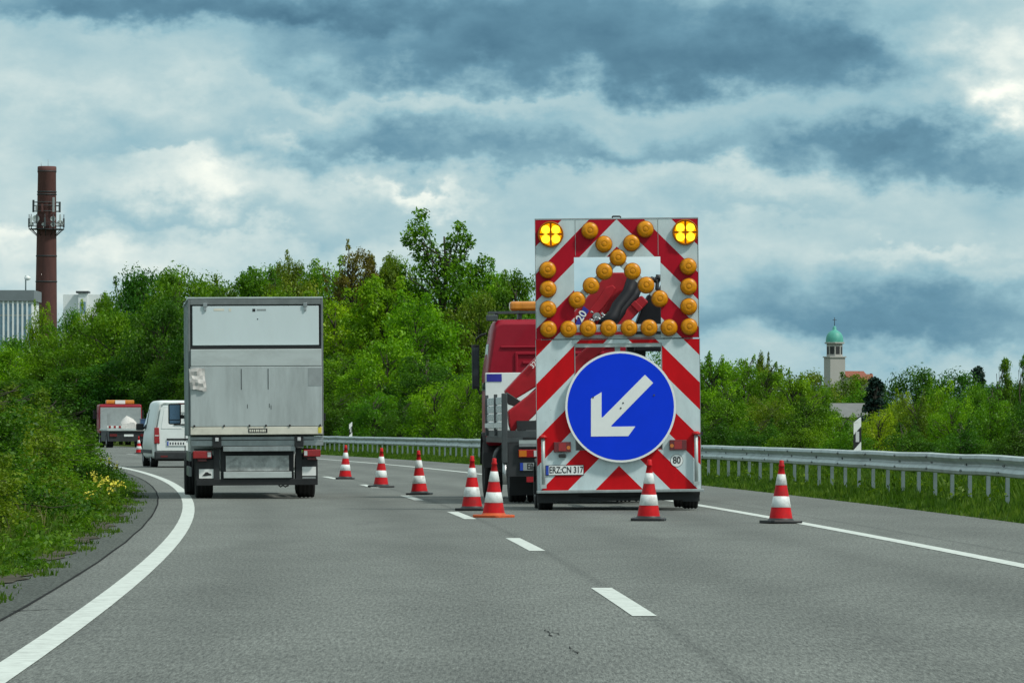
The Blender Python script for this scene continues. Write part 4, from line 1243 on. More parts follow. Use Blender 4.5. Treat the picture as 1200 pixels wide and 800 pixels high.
# ------------------------------------------------------------------ traffic cones
def make_cone(base_mat):
    root = empty('traffic_cone', (0, 0, 0))
    b = MB()
    rr = .024
    b.prism([(.205 * x, .205 * y) for x, y in [(-1, -.85), (-.85, -1), (.85, -1), (1, -.85), (1, .85), (.85, 1), (-.85, 1), (-1, .85)]], 0, .035, axis='z')
    b.lathe([(.165, .035), (.150, .048), (.142, .06)], n=28)
    b.build('base_plate', M[base_mat], root, .008)
    b = MB()
    b.lathe([(.142, .045), (.140, .06), (.116, .19), (.092, .325), (.091, .33), (.068, .455), (.045, .585), (.030, .67), (.036, .672), (.036, .69), (.028, .705), (.028, .745), (.018, .752), (0, .752)], n=28)
    body = b.build('cone_body', M['cone_red'], root)
    for z0, z1 in ((.19, .322), (.455, .585)):
        rad = lambda z: .116 + (.092 - .116) * (z - .19) / .135 if z < .33 else .068 + (.045 - .068) * (z - .455) / .13
        b = MB(); b.lathe([(rad(z0) + .001, z0), (rad(z0) + .0035, z0 + .002), (rad(z1) + .0035, z1 - .002), (rad(z1) + .001, z1)], n=28)
        b.build('reflective_band', M['cone_white'], body)
    return root


cone_a = make_cone('black')
cone_b = make_cone('cone_orange')
cones = [(760, 610.0, 'a', 'scuffed red and white cone directly behind the warning trailer, in front of its speed sticker'),
         (915, 613.0, 'a', 'red and white cone standing alone on the solid edge line near the crash barrier'),
         (578.5, 606.0, 'b', 'red and white cone with an orange base instead of a black one'),
         (553, 598.0, 'a', 'black based cone just behind the orange based one, beside the lorry wheels'),
         (491.5, 579.5, 'a', 'black based cone on the lane line, third one back from the trailer wheels'),
         (446.5, 570.8, 'a', 'middle cone of the three standing between the box lorry and the works lorry'),
         (404.5, 561.2, 'a', 'small distant cone in front of the barrier, closest to the box lorry'),
         (163, 531.5, 'a', 'tiny far cone between the white van and the flatbed lorry')]
used = set()
for i, (u, v, kind, lab) in enumerate(cones):
    d = F * EYE / (v - 500.0)
    src = cone_a if kind == 'a' else cone_b
    o = src if kind not in used else copy_tree(src)
    used.add(kind)
    o.location = (at(u, d), d, .001)
    rr = random.Random(i)
    o.rotation_euler = (R(rr.uniform(-1, 1)), R(rr.uniform(-1.6, 1.6)), R(rr.uniform(-40, 40)))
    tag(o, lab, 'traffic cone', 'cones closing the lane')


# ------------------------------------------------------------------ crash barrier and marker posts
def rail_x(d): return right_line(d) + 3.85


def make_barrier():
    root = empty('crash_barrier', (rail_x(60), 60, 0))
    tag(root, 'long grey steel crash barrier on closely spaced posts along the road edge', 'crash barrier')
    inv = -Vector(root.location)
    # W profile: (towards road offset, height); road side is -x
    prof = [(-.02, .46), (-.075, .475), (-.085, .515), (-.06, .555), (-.012, .585), (-.005, .605), (-.012, .625), (-.06, .655), (-.085, .695), (-.075, .735), (-.02, .75)]
    V, Fc = [], []
    ds = np.arange(40, 322, 2.0)
    n = len(prof)
    for i, d in enumerate(ds):
        for (o, z) in prof:
            zz = z + .006 * math.sin(d * .9) + .004 * math.sin(d * 2.3)
            V.append(tuple(Vector((rail_x(d) + o, d, zz)) + inv))
        if i:
            for k in range(n - 1): Fc.append(((i - 1) * n + k, i * n + k, i * n + k + 1, (i - 1) * n + k + 1))
    b = MB(); b.add(V, Fc, smooth=False)
    rail = b.build('rail', M['galv'], root); md = rail.modifiers.new('thick', 'SOLIDIFY'); md.thickness = .006
    b = MB()
    for d in np.arange(42, 320, 4.0):       # overlap joints with bolt heads
        for z in (.515, .695, .605):
            for dy in (-.10, .10):
                x = rail_x(d) + (-.088 if z != .605 else -.008)
                p = Vector((x, d + dy, z)) + inv; b.cyl(p, p + Vector((-.014, 0, 0)), .020 if z == .605 else .013, n=8)
        for z in (.515, .695):
            p = Vector((rail_x(d) - .0885, d, z)) + inv; b.box(p.x - .003, p.x, p.y - .004, p.y + .004, p.z - .03, p.z + .03)
    b.build('rail_bolt', M['darkgrey'], rail)
    b = MB()
    b.box(.005, .06, -.028, .028, -.3, .68); b.box(-.01, .004, -.06, .06, .50, .70)
    post = None
    for k, d in enumerate(np.arange(62, 260, 2.0)):
        if post is None:
            post = b.build('post', M['galv_post'], root)
            o = post
        else:
            o = post.copy(); COL.objects.link(o); o.parent = root
        p = Vector((rail_x(d) + .01, d, 0)) + inv
        o.location = p
        o.rotation_euler = (0, 0, heading(d))


make_barrier()


def marker_post(x, d, h, label, zbase=0.0):
    root = empty('marker_post', (x, d, zbase), heading(d))
    tag(root, label, 'marker post', 'white marker posts behind the barrier')
    tri = [(-.065, -.03), (.065, -.03), (.055, .04), (0, .075), (-.055, .04)]
    b = MB(); n = len(tri)
    secs = [[(x_, y_, z) for x_, y_ in tri] for z in (0, h - .10)]
    top = [(x_, y_, h - .06 + (-.05 if x_ < -.02 else .05 if x_ > .02 else 0)) for x_, y_ in tri]
    secs.append(top); b.loft(secs, smooth=False); b.build('post_body', M['white_clean'], root)
    b = MB(); zz = h - .30
    o = 1.06
    lo = [(x_ * o, y_ * o, zz - .20 + (x_ * 1.2)) for x_, y_ in tri]; hi = [(x_ * o, y_ * o, zz + .06 + (x_ * 1.2)) for x_, y_ in tri]
    b.loft([lo, hi], smooth=False); bd = b.build('black_band', M['black'], root)
    b = MB(); b.box(-.030, .030, -.036, -.0325, zz - .135, zz + .045); b.build('reflector', M['lens_clear'], bd)
    return root


d1 = 97.0
marker_post(rail_x(d1) + .13, d1, zt(488, d1) - .55, 'white marker post with a black band, standing up from the barrier beneath the church', .55)
d2 = 234.0
marker_post(rail_x(d2) + .13, d2, zt(494, d2) - .55, 'tiny white marker post on the barrier, beside the box lorry', .55)


# ------------------------------------------------------------------ chimney, office block, church, houses
def make_chimney():
    D = 1000.0; S = F / D
    x = at(53, D)
    root = empty('brick_chimney', (x, D, -4), 0, R(.35)); tag(root, 'tall dark red brick chimney carrying rings of phone antennas', 'chimney')
    H = zt(195, D) + 4
    b = MB()
    r0, r1 = 2.25, 1.62
    b.lathe([(r0, 0), (r1, H - 1.2), (r1 + .06, H - 1.1), (r1 + .06, H - .1), (r1 - .1, H), (r1 - .4, H - .05), (r1 - .45, H - 3), (0, H - 3)], n=40)
    sh = b.build('shaft', M['brick'], root)
    b = MB()
    for z in (H - .9, H - 5, zt(225, D) + 4 - 0, zt(300, D) + 4, zt(330, D) + 4):
        b = MB(); rz = r0 + (r1 - r0) * z / H; b.lathe([(rz + .02, z - .12), (rz + .07, z - .1), (rz + .07, z + .1), (rz + .02, z + .12)], n=40); b.build('steel_band', M['dark'], sh)
    b = MB(); b.tube([(-.9, -1.5, H - .1), (-.9, -1.5, H + .6)], .04); b.tube([(.3, -1.2, H - .1), (.3, -1.2, H + 1.2)], .03); b.build('lightning_rod', M['grey'], root)

    def zz(v): return zt(v, D) + 4
    def rad(z): return r0 + (r1 - r0) * z / H
    # gallery
    zg = zz(268.5); rg = rad(zg)
    b = MB(); b.lathe([(rg, zg - .12), (rg + 1.35, zg - .12), (rg + 1.35, zg + .05), (rg, zg + .05)], n=32, smooth=False)
    for k in range(12):
        a = math.tau * k / 12; c, s = math.cos(a), math.sin(a); b.tube([(c * (rg + 1.2), s * (rg + 1.2), zg - .1), (c * rg, s * rg, zg - 1.2)], .06, 6)
    for hgt in (.55, 1.1):
        b.tube([((rg + 1.3) * math.cos(math.tau * k / 28), (rg + 1.3) * math.sin(math.tau * k / 28), zg + hgt) for k in range(29)], .05, 5)
    b.build('gallery', M['dark'], root)
    for k in range(7):
        a = R(185 + 28 * k); c, s = math.cos(a), math.sin(a); r = rg + 1.35
        b = MB(); b.tube([(c * r, s * r, zg - .1), (c * r, s * r, zg + 2.6)], .07, 6); p = b.build('antenna_mast', M['dark'], root)
        b = MB(); b.box(c * r - .16, c * r + .16, s * r - .30, s * r - .1, zg + .3 + (k % 3) * .3, zg + 1.9 + (k % 3) * .3); b.build('antenna_panel', M['lift_light'] if k in (1, 5) else M['darkgrey'], p, .04)
    for (dx, dz, rr) in [(-1.75, 1.5, .62), (1.30, 1.45, .45), (1.35, .45, .45), (2.5, .75, .55), (-.35, .45, .3), (-2.6, .5, .40)]:
        b = MB(); y = -math.sqrt(max(.2, (rg + .5) ** 2 - dx * dx)) - .4
        b.lathe([(0, .12), (rr * .6, .04), (rr, -.12), (rr * 1.02, -.1), (rr * .6, .12), (0, .2)], (dx, y, zg + .3 + dz), (.1, .98, .1), 20); b.tube([(dx, y + .1, zg + dz + .3), (dx, y + .1, zg)], .05, 6)
        b.build('dish_antenna', M['white'], root)
    # upper ring
    zu = zz(247); ru = rad(zu)
    b = MB()
    for z in (zu - .1, zu + .9, zu + 1.5): b.tube([((ru + .55) * math.cos(math.tau * k / 28), (ru + .55) * math.sin(math.tau * k / 28), z) for k in range(29)], .055, 5)
    b.build('upper_ring', M['darkgrey'], root)
    for (a, hh, mt) in [(190, 2.2, 'darkgrey'), (305, 2.6, 'grey'), (255, 1.4, 'brick'), (350, 1.9, 'darkgrey'), (225, 1.3, 'grey')]:
        c, s = math.cos(R(a)), math.sin(R(a)); r = ru + .65
        b = MB(); b.box(c * r - .19, c * r + .19, s * r - .15, s * r + .1, zu - .3, zu - .3 + hh); b.build('antenna_panel', M[mt], root, .05)


make_chimney()


def make_offices():
    D = 950.0; S = F / D
    x0, x1 = at(-40, D), at(37.5, D)
    ztop = zt(340, D); zr = zt(352.5, D); h0 = -4
    root = empty('office_block', (0, D, 0)); tag(root, 'flat roofed office block with dark blue windows between white piers, beneath the chimney', 'office block')
    b = MB(); b.box(x0, x1, 0, 14, h0, zr); b.build('wall', M['concrete_white'], root)
    b = MB(); b.box(x0 - .4, x1 + .4, -.5, 14.4, zr + .002, ztop); b.build('roof', M['roof_dark'], root)
    w = 24.3 / S * .29 * 0 + (x1 - x0) / 14
    for i in range(14):
        b = MB(); b.box(x0 + i * w + .16, x0 + (i + 1) * w - .16, -.12, -.005, h0 + 2, zr - .5); wd = b.build('window', M['window_blue'], root)
        b = MB()
        for k in range(5): b.box(x0 + i * w + .161, x0 + (i + 1) * w - .161, -.15, -.125, h0 + 3 + k * 5.2, h0 + 3.3 + k * 5.2)
        b.build('glazing_bar', M['alu'], wd)
        if i:
            b = MB(); b.box(x0 + i * w - .15, x0 + i * w + .15, -.35, -.006, h0, zr - .01); b.build('pier', M['concrete_white'], root)
    # stair tower beside the chimney
    root2 = empty('stair_tower', (0, D + 25, 0)); tag(root2, 'pale flat topped building just beside the chimney, with one dark window strip', 'building')
    xa, xb = at(60, D), at(108, D)
    b = MB(); b.box(xa, xb, 0, 10, h0, zt(341, D)); b.build('wall', M['concrete_white'], root2)
    xc, xd = at(79, D), at(90, D)
    b = MB(); b.box(xc, xd, -1.2, -.01, h0, zt(339.5, D)); st = b.build('bay', M['concrete_white'], root2)
    b = MB(); b.box(xc + .3, xd - .3, -1.25, -1.205, zt(364, D), zt(350, D)); b.build('window', M['window_blue'], st)
    b = MB(); b.box(xc - .4, xd + .2, -1.5, 3, zt(339.4, D), zt(337, D)); b.build('roof', M['darkgrey'], root2)
    # thin pole with a lamp head on the roof
    root3 = empty('roof_mast', (at(26.5, D), D + 6, ztop)); tag(root3, 'thin pale mast with a round head standing on the office block roof', 'mast')
    b = MB(); b.tube([(0, 0, 0), (0, 0, zt(322, D) - ztop)], .12, 8); b.build('pole', M['galv_post'], root3)
    b = MB(); b.lathe([(0, -.4), (.5, -.2), (.55, .2), (0, .5)], (0.3, 0, zt(325, D) - ztop), n=14); b.build('head', M['white'], root3)


make_offices()


def make_church():
    D = 1500.0; S = F / D
    x = at(978, D); zb = -8.0
    root = empty('church', (x, D, zb), R(20)); tag(root, 'distant church with a pale square tower and green copper dome above the trees', 'church')
    def h(v): return zt(v, D) - zb
    b = MB(); w = 2.15
    b.box(-w, w, -w, w, 0, h(419)); tw = b.build('tower', M['tower_stone'], root)
    b = MB(); b.box(-w - .25, w + .25, -w - .25, w + .25, h(419) + .01, h(417.5)); b.build('cornice', M['tower_stone'], tw)
    # octagonal belfry
    b = MB(); b.lathe([(0, h(417.5)), (2.12, h(417.5)), (2.12, h(403)), (0, h(403))], n=8, smooth=False); bel = b.build('belfry', M['tower_stone'], root); bel.rotation_euler = (0, 0, R(-20))
    for k in range(8):
        a = math.tau * (k + .5) / 8; r = 2.12 * math.cos(math.pi / 8) + .03
        bb = MB(); c, s = math.cos(a), math.sin(a); t = .58; z0, z1 = h(415), h(406)
        p = [(c * r - s * t, s * r + c * t), (c * r + s * t, s * r - c * t)]; q = [(c * (r - .3) - s * t, s * (r - .3) + c * t), (c * (r - .3) + s * t, s * (r - .3) - c * t)]
        bb.hexa([(p[0][0], p[0][1], z0), (p[1][0], p[1][1], z0), (q[1][0], q[1][1], z0), (q[0][0], q[0][1], z0), (p[0][0], p[0][1], z1), (p[1][0], p[1][1], z1), (q[1][0], q[1][1], z1), (q[0][0], q[0][1], z1)])
        bb.build('belfry_opening', M['dark'], bel)
    b = MB(); b.lathe([(2.35, h(403) + .02), (2.65, h(402.5)), (2.65, h(401)), (2.3, h(400.8))], n=8, smooth=False); b.build('belfry_cornice', M['tower_stone'], bel)
    b = MB(); z = h(400.8)
    b.lathe([(2.35, z), (2.32, z + .9), (2.1, z + 1.8), (1.65, z + 2.5), (1.0, z + 3.0), (.55, z + 3.2), (.5, z + 3.8), (.35, z + 4.1), (0, z + 4.4)], n=16); dm = b.build('dome', M['verdigris'], root)
    b = MB(); b.tube([(0, 0, z + 4.3), (0, 0, z + 6.6)], .08, 6); b.tube([(-.55, 0, z + 5.9), (.55, 0, z + 5.9)], .08, 6); b.build('cross', M['dark'], dm)
    # nave with its red roof
    b = MB(); b.box(w + .01, 8.0, -3.2, 3.2, 0, h(442)); nv = b.build('nave', M['tower_stone'], root)
    b = MB(); b.prism([(-3.7, h(442)), (3.7, h(442)), (0, h(434.5))], w + .02, 8.4, axis='x'); b.build('nave_roof', M['tile_red'], root)
    # roofs near the church
    for (u0, u1, vt, vb, d, mr, lab, gl) in [(975, 1026, 472, 489, 460, 'slate', 'grey gabled house roof between bushes, below the church and the dark spruce', 0),
                                            (1000, 1024, 438, 446, 1300, 'tile_red', 'small red tiled roof beside the church tower', 0)]:
        xa, xb = at(u0, d), at(u1, d); zt0, zb0 = zt(vt, d), zt(vb, d)
        r2 = empty('house', ((xa + xb) / 2, d, -6)); tag(r2, lab, 'house')
        L_ = (xb - xa) / 2
        b = MB(); b.box(-L_ + .3, L_ - .3, .6, 6.4, 0, zb0 + 6); b.build('wall', M['pale_wall'], r2)
        b = MB(); b.prism([(-.2, zb0 + 6.01), (7.2, zb0 + 6.01), (3.5, zt0 + 6)], -L_, L_, axis='x'); rf = b.build('roof', M[mr], r2)
        b = MB(); b.box(L_ * .72, L_ * .72 + .5, 3.2, 3.8, zt0 + 5.5, zt0 + 6.15); b.build('chimney', M['tile_red'], rf)


make_church()


# ------------------------------------------------------------------ trees and bushes
def limb_pts(p0, p1, rng, k=5, sag=.08):
    p0, p1 = np.array(p0, float), np.array(p1, float); L_ = np.linalg.norm(p1 - p0)
    out = []
    for i in range(k):
        t = i / (k - 1); q = p0 + (p1 - p0) * t
        if 0 < i < k - 1: q = q + rng.normal(size=3) * L_ * .05
        q[2] += math.sin(t * math.pi) * L_ * sag
        out.append(tuple(q))
    return out


def make_tree(name, seed, H, W, base, n_clump, n_leaf, leaf, mat, profile='round', clump_r=.13, bark='bark', extra=None, twigs=True, zmax=1.0, shoots=16, shoot_h=.55):
    """Tapered trunk, limbs to every spray of leaves, leaves scattered round the sprays."""
    rng = np.random.default_rng(seed)
    root = empty(name, (0, 0, 0))
    cl = []
    while len(cl) < n_clump:
        h = rng.uniform(0, 1)
        if profile == 'round': r = math.sqrt(max(0, 1 - ((h - .45) / .56) ** 2))
        elif profile == 'cone': r = (1 - h) ** .8
        elif profile == 'bush': r = math.sqrt(max(0, 1 - (h * .98) ** 2.2))
        elif profile == 'column': r = .9 if h < .85 else .6
        else: r = (h * 1.15 + .15) if h < .72 else max(.12, 1 - (h - .72) * 2.4)
        if rng.uniform() > r + .12: continue
        a = rng.uniform(0, math.tau); q = math.sqrt(rng.uniform(.12, 1.0)) * r * (1 + rng.normal() * .10)
        z = base * H + h * (H * zmax * (1 - base)) * .97
        cl.append((math.cos(a) * q * W / 2, math.sin(a) * q * W / 2, z, rng.uniform(.65, 1.35) * clump_r * W))
    for k in range(shoots):
        x, y, z, rad = cl[rng.integers(0, len(cl))]
        up = rng.uniform(.05, .13) * H * shoot_h
        if z > (base + .35 * (1 - base)) * H:
            cl.append((x * 1.06, y * 1.06, z + rad * .6 + up * .6, rad * .46)); cl.append((x * 1.07 + rng.normal() * .012 * W, y * 1.07, z + rad * .6 + up * 1.15, rad * .34))
    if extra: cl += extra
    # trunk and limbs
    b = MB()
    lean = rng.normal(size=2) * .04 * H
    tp = [(lean[0] * t * t + rng.normal() * .01 * H * t, lean[1] * t * t, H * .88 * t) for t in np.linspace(0, 1, 7)]
    b.tube(tp, .020 * H + .02, 10, r1=.004 * H)
    if twigs:
        for (x, y, z, r) in cl:
            zs = max(.12 * H, z - rng.uniform(.12, .30) * H); t = zs / (H * .88); t = min(t, .98)
            i = min(5, int(t * 6)); f_ = t * 6 - i
            s = [tp[i][k] + (tp[i + 1][k] - tp[i][k]) * f_ for k in range(3)]
            b.tube(limb_pts(s, (x, y, z), rng), .0045 * H + .004, 5, r1=.0012 * H + .002)
    b.build('trunk', M[bark], root, fix=False)
    P, O = [], []
    tot = sum(c[3] ** 1.6 for c in cl)
    for (x, y, z, r) in cl:
        k = max(6, int(n_leaf * r ** 1.6 / tot))
        d = rng.normal(size=(k, 3)); d /= np.linalg.norm(d, axis=1)[:, None]
        rad = r * rng.uniform(.15, 1, k) ** .55 * (1 + rng.normal(size=k) * .13)
        p = d * rad[:, None] * np.array([1.1, 1.1, .78])
        P.append(p + np.array([x, y, z])); O.append(d)
    P = np.concatenate(P); O = np.concatenate(O)
    P[:, 2] = np.maximum(P[:, 2], .04 + rng.uniform(0, .1, len(P)))
    me = quads_mesh('crown', leaves(rng, P, O, leaf), 4, LF[mat])
    me.materials.clear(); me.materials.append(LF[mat])
    c = bpy.data.objects.new('crown', me); COL.objects.link(c); c.parent = root
    return root


protos = {}
protos['round'] = (make_tree('leafy_tree', 11, 9.0, 7.0, .10, 95, 26000, .19, 'mid'), 9.0, 7.0)
protos['round2'] = (make_tree('leafy_tree', 12, 9.0, 6.0, .08, 85, 24000, .18, 'bright'), 9.0, 6.0)
protos['upright'] = (make_tree('leafy_tree', 13, 10.0, 5.2, .08, 85, 24000, .18, 'mid', 'vase', .12), 10.0, 5.2)
protos['spiky'] = (make_tree('leafy_tree', 14, 9.5, 5.5, .08, 120, 20000, .15, 'olive', 'vase', .085), 9.5, 5.5)
tall_extra = [(-1.3, 0, 9.8, .50), (-1.1, .2, 10.3, .40), (-1.55, -.2, 9.4, .48), (-.9, 0, 9.5, .42), (-1.3, 0, 9.0, .46), (-.7, 0, 8.9, .46), (-1.75, .1, 9.1, .28), (-.4, .1, 8.4, .55), (-1.1, .3, 8.5, .5),
              (.75, 0, 9.8, .34), (.95, .1, 9.4, .42), (.5, -.2, 9.2, .42), (1.0, 0, 8.9, .44), (.7, .1, 8.5, .50), (.2, 0, 8.9, .34), (.15, 0, 8.1, .60), (.9, 0, 8.0, .52), (1.2, .1, 9.1, .3),
              (1.9, 0, 8.3, .36), (1.7, .1, 7.9, .42), (2.2, -.1, 7.5, .38), (1.5, .1, 7.3, .55), (-.9, 0, 7.8, .7), (0, 0, 7.4, .7)]
protos['tall'] = (make_tree('tall_tree', 15, 10.6, 5.2, .06, 70, 28000, .17, 'mid', 'bush', .14, extra=tall_extra, zmax=.78, shoots=8), 10.6, 5.2)
protos['shrub'] = (make_tree('shrub', 16, 3.0, 3.4, .02, 60, 20000, .085, 'mid', 'bush', .14), 3.0, 3.4)
protos['shrub2'] = (make_tree('shrub', 17, 3.0, 3.2, .02, 90, 20000, .075, 'bright', 'bush', .11), 3.0, 3.2)
protos['whip'] = (make_tree('shrub', 18, 3.2, 2.8, .02, 110, 17000, .07, 'olive', 'vase', .085), 3.2, 2.8)
protos['spruce'] = (make_tree('spruce_tree', 19, 9.0, 3.8, .03, 240, 18000, .20, 'spruce', 'cone', .065, shoots=0), 9.0, 3.8)
protos['column'] = (make_tree('ivy_column', 20, 5.0, 1.1, .02, 60, 9000, .10, 'mid', 'column', .22, shoots=0), 5.0, 1.1)
protos['hedge'] = (make_tree('roadside_bush', 21, 2.0, 2.6, .02, 110, 26000, .052, 'mid', 'bush', .10, shoots=45, shoot_h=.8), 2.0, 2.6)
protos['hedge2'] = (make_tree('roadside_bush', 22, 1.9, 2.3, .02, 120, 24000, .048, 'bright', 'bush', .085, shoots=50, shoot_h=.9), 1.9, 2.3)
first_used = set()
tree_n = [0]


def plant(kind, x, y, zb, h, w, label, cat, group=None, mat=None, name=None, rot=None):
    p, H, W = protos[kind]
    if kind in first_used: o = copy_tree(p)
    else: o = p; first_used.add(kind)
    tree_n[0] += 1
    rr = random.Random(tree_n[0] * 31)
    sz = h / H; sx = w / W
    o.location = (x, y, zb); o.scale = (sx, sx, sz); o.rotation_euler = (0, 0, rr.uniform(0, math.tau) if rot is None else rot)
    for k in ('label', 'category', 'group'):
        if k in o: del o[k]
    tag(o, label, cat, group)
    if name: o.name = name
    if mat:
        for ch in o.children:
            if ch.name.startswith('crown'):
                ch.material_slots[0].link = 'OBJECT'; ch.material_slots[0].material = LF[mat]
    return o


def plant_px(kind, u, vtop, d, wpx, label, cat, group=None, mat=None, zb=-.2, rot=None):
    s = F / d
    return plant(kind, at(u, d), d, zb, zt(vtop, d) - zb, wpx / s, label, cat, group, mat, None, rot)


G1 = 'trees of the wood along the far bend'
wood = 'leafy green tree in the unbroken wood behind the barrier and the box lorry'
for (k, u, v, d, w, m, lab) in [
    # behind
    ('round', 12, 396, 420, 90, 'mid', 'green tree in front of the office block windows'),
    ('round2', 47, 358, 415, 40, 'bright', 'bright green tree at the foot of the brick chimney'),
    ('round', 82, 364, 405, 60, 'mid', None), ('upright', 122, 344, 400, 44, 'mid', None), ('round', 168, 317, 385, 100, 'deep', 'broad dark rounded tree between the chimney and the box lorry'),
    ('round', 212, 316, 375, 110, 'mid', 'broad rounded tree rising just behind the box lorry roof'), ('round2', 262, 330, 380, 70, 'olive', None),
    ('upright', 300, 316, 365, 80, 'mid', None), ('spiky', 340, 302, 360, 70, 'olive', None), ('round', 372, 315, 350, 80, 'mid', None),
    ('spiky', 418, 290, 345, 72, 'reddish', 'spiky tree with reddish brown shoots beside the tall forked tree'), ('upright', 452, 300, 350, 66, 'olive', None),
    ('tall', 520, 243, 320, 128, 'mid', 'tallest tree, with an airy forked top showing the sky through'),
    ('upright', 604, 318, 340, 66, 'mid', 'tree just behind the red cab and its amber light bar'), ('round', 640, 322, 345, 80, 'mid', None), ('round', 700, 345, 350, 90, 'mid', None),
    ('round2', 142, 332, 392, 60, 'mid', None), ('round', 187, 322, 395, 110, 'mid', None), ('round', 238, 326, 392, 100, 'mid', None), ('round2', 280, 322, 388, 90, 'mid', None), ('round', 320, 312, 380, 90, 'mid', None),
    ('round2', 395, 308, 372, 90, 'bright', None), ('round', 470, 305, 365, 100, 'mid', None), ('round2', 560, 312, 360, 90, 'mid', None), ('upright', 585, 322, 350, 70, 'bright', None), ('round2', 104, 358, 402, 50, 'bright', None),
    # in front of those
    ('round', 12, 408, 380, 100, 'bright', 'low bright tree in front of the others beside the office block'), ('round2', 75, 384, 375, 100, 'mid', None), ('round', 130, 366, 365, 110, 'mid', None), ('round', 190, 352, 358, 100, 'deep', None),
    ('round2', 250, 360, 350, 110, 'deep', None), ('round', 320, 340, 335, 110, 'mid', None), ('round2', 395, 345, 315, 120, 'bright', 'wide light green tree directly beside the box lorry'), ('round', 350, 330, 340, 90, 'olive', None),
    ('upright', 445, 325, 310, 90, 'bright', 'light green upright tree below the reddish spiky one'), ('round2', 490, 348, 300, 110, 'bright', None), ('round', 560, 345, 305, 90, 'olive', None), ('round', 625, 375, 300, 100, 'mid', None),
    ('round', 680, 390, 300, 100, 'mid', None), ('round', 740, 400, 305, 100, 'mid', None), ('round2', 800, 415, 300, 80, 'mid', None),
    # understorey down to the barrier
    ('round', 20, 445, 365, 130, 'deep', None), ('round', 90, 432, 362, 130, 'deep', None), ('round', 150, 420, 360, 130, 'deep', None), ('round', 205, 425, 352, 120, 'deep', None), ('round2', 270, 420, 325, 120, 'deep', None),
    ('round', 340, 405, 305, 120, 'deep', None), ('round2', 400, 415, 280, 110, 'mid', None), ('round', 455, 400, 275, 100, 'bright', None),
    ('round2', 505, 420, 268, 110, 'deep', None), ('round', 575, 420, 262, 110, 'mid', None), ('round', 640, 430, 258, 110, 'mid', None)]:
    if not lab:
        where = ('between the chimney and the hedge' if u < 110 else 'above the flatbed lorry and the van' if u < 215 else 'straight behind the box lorry' if u < 385
                 else 'just past the box lorry' if u < 470 else 'below the tall forked tree' if u < 590 else 'behind the red cab and the chevron boards')
        lab = ('dark low tree under the wood ' if v > 395 else 'green tree on the skyline ' if d > 345 else 'leafy tree in front of the wood ') + where
    plant_px(k, u, v, d, w, lab, 'tree', G1, m, rot=(0.0 if k == 'tall' else None))
G2 = 'bushes right behind the barrier on the bend'
for (k, u, v, d, w, m, lab) in [
    ('shrub', 395, 470, 262, 80, 'deep', 'dark low bush behind the tiny marker post'), ('shrub2', 440, 462, 252, 90, 'mid', None), ('shrub2', 510, 450, 236, 95, 'bright', 'bright bush growing against the barrier beside the works lorry'),
    ('shrub', 470, 480, 245, 70, 'deep', None), ('shrub2', 548, 440, 228, 80, 'bright', 'tall light bush touching the works lorry mirror'), ('shrub', 590, 455, 220, 90, 'mid', None), ('shrub', 640, 460, 212, 90, 'mid', None), ('shrub', 700, 465, 205, 90, 'mid', None), ('shrub2', 760, 462, 196, 90, 'mid', None), ('shrub', 345, 478, 275, 90, 'deep', None), ('shrub', 290, 482, 290, 90, 'deep', None)]:
    plant_px(k, u, v, d, w, lab or ('green bush at the barrier between the box lorry and the works lorry' if u < 560 else 'green bush at the barrier hidden behind the lorry and the chevron boards'), 'bush', G2, m)

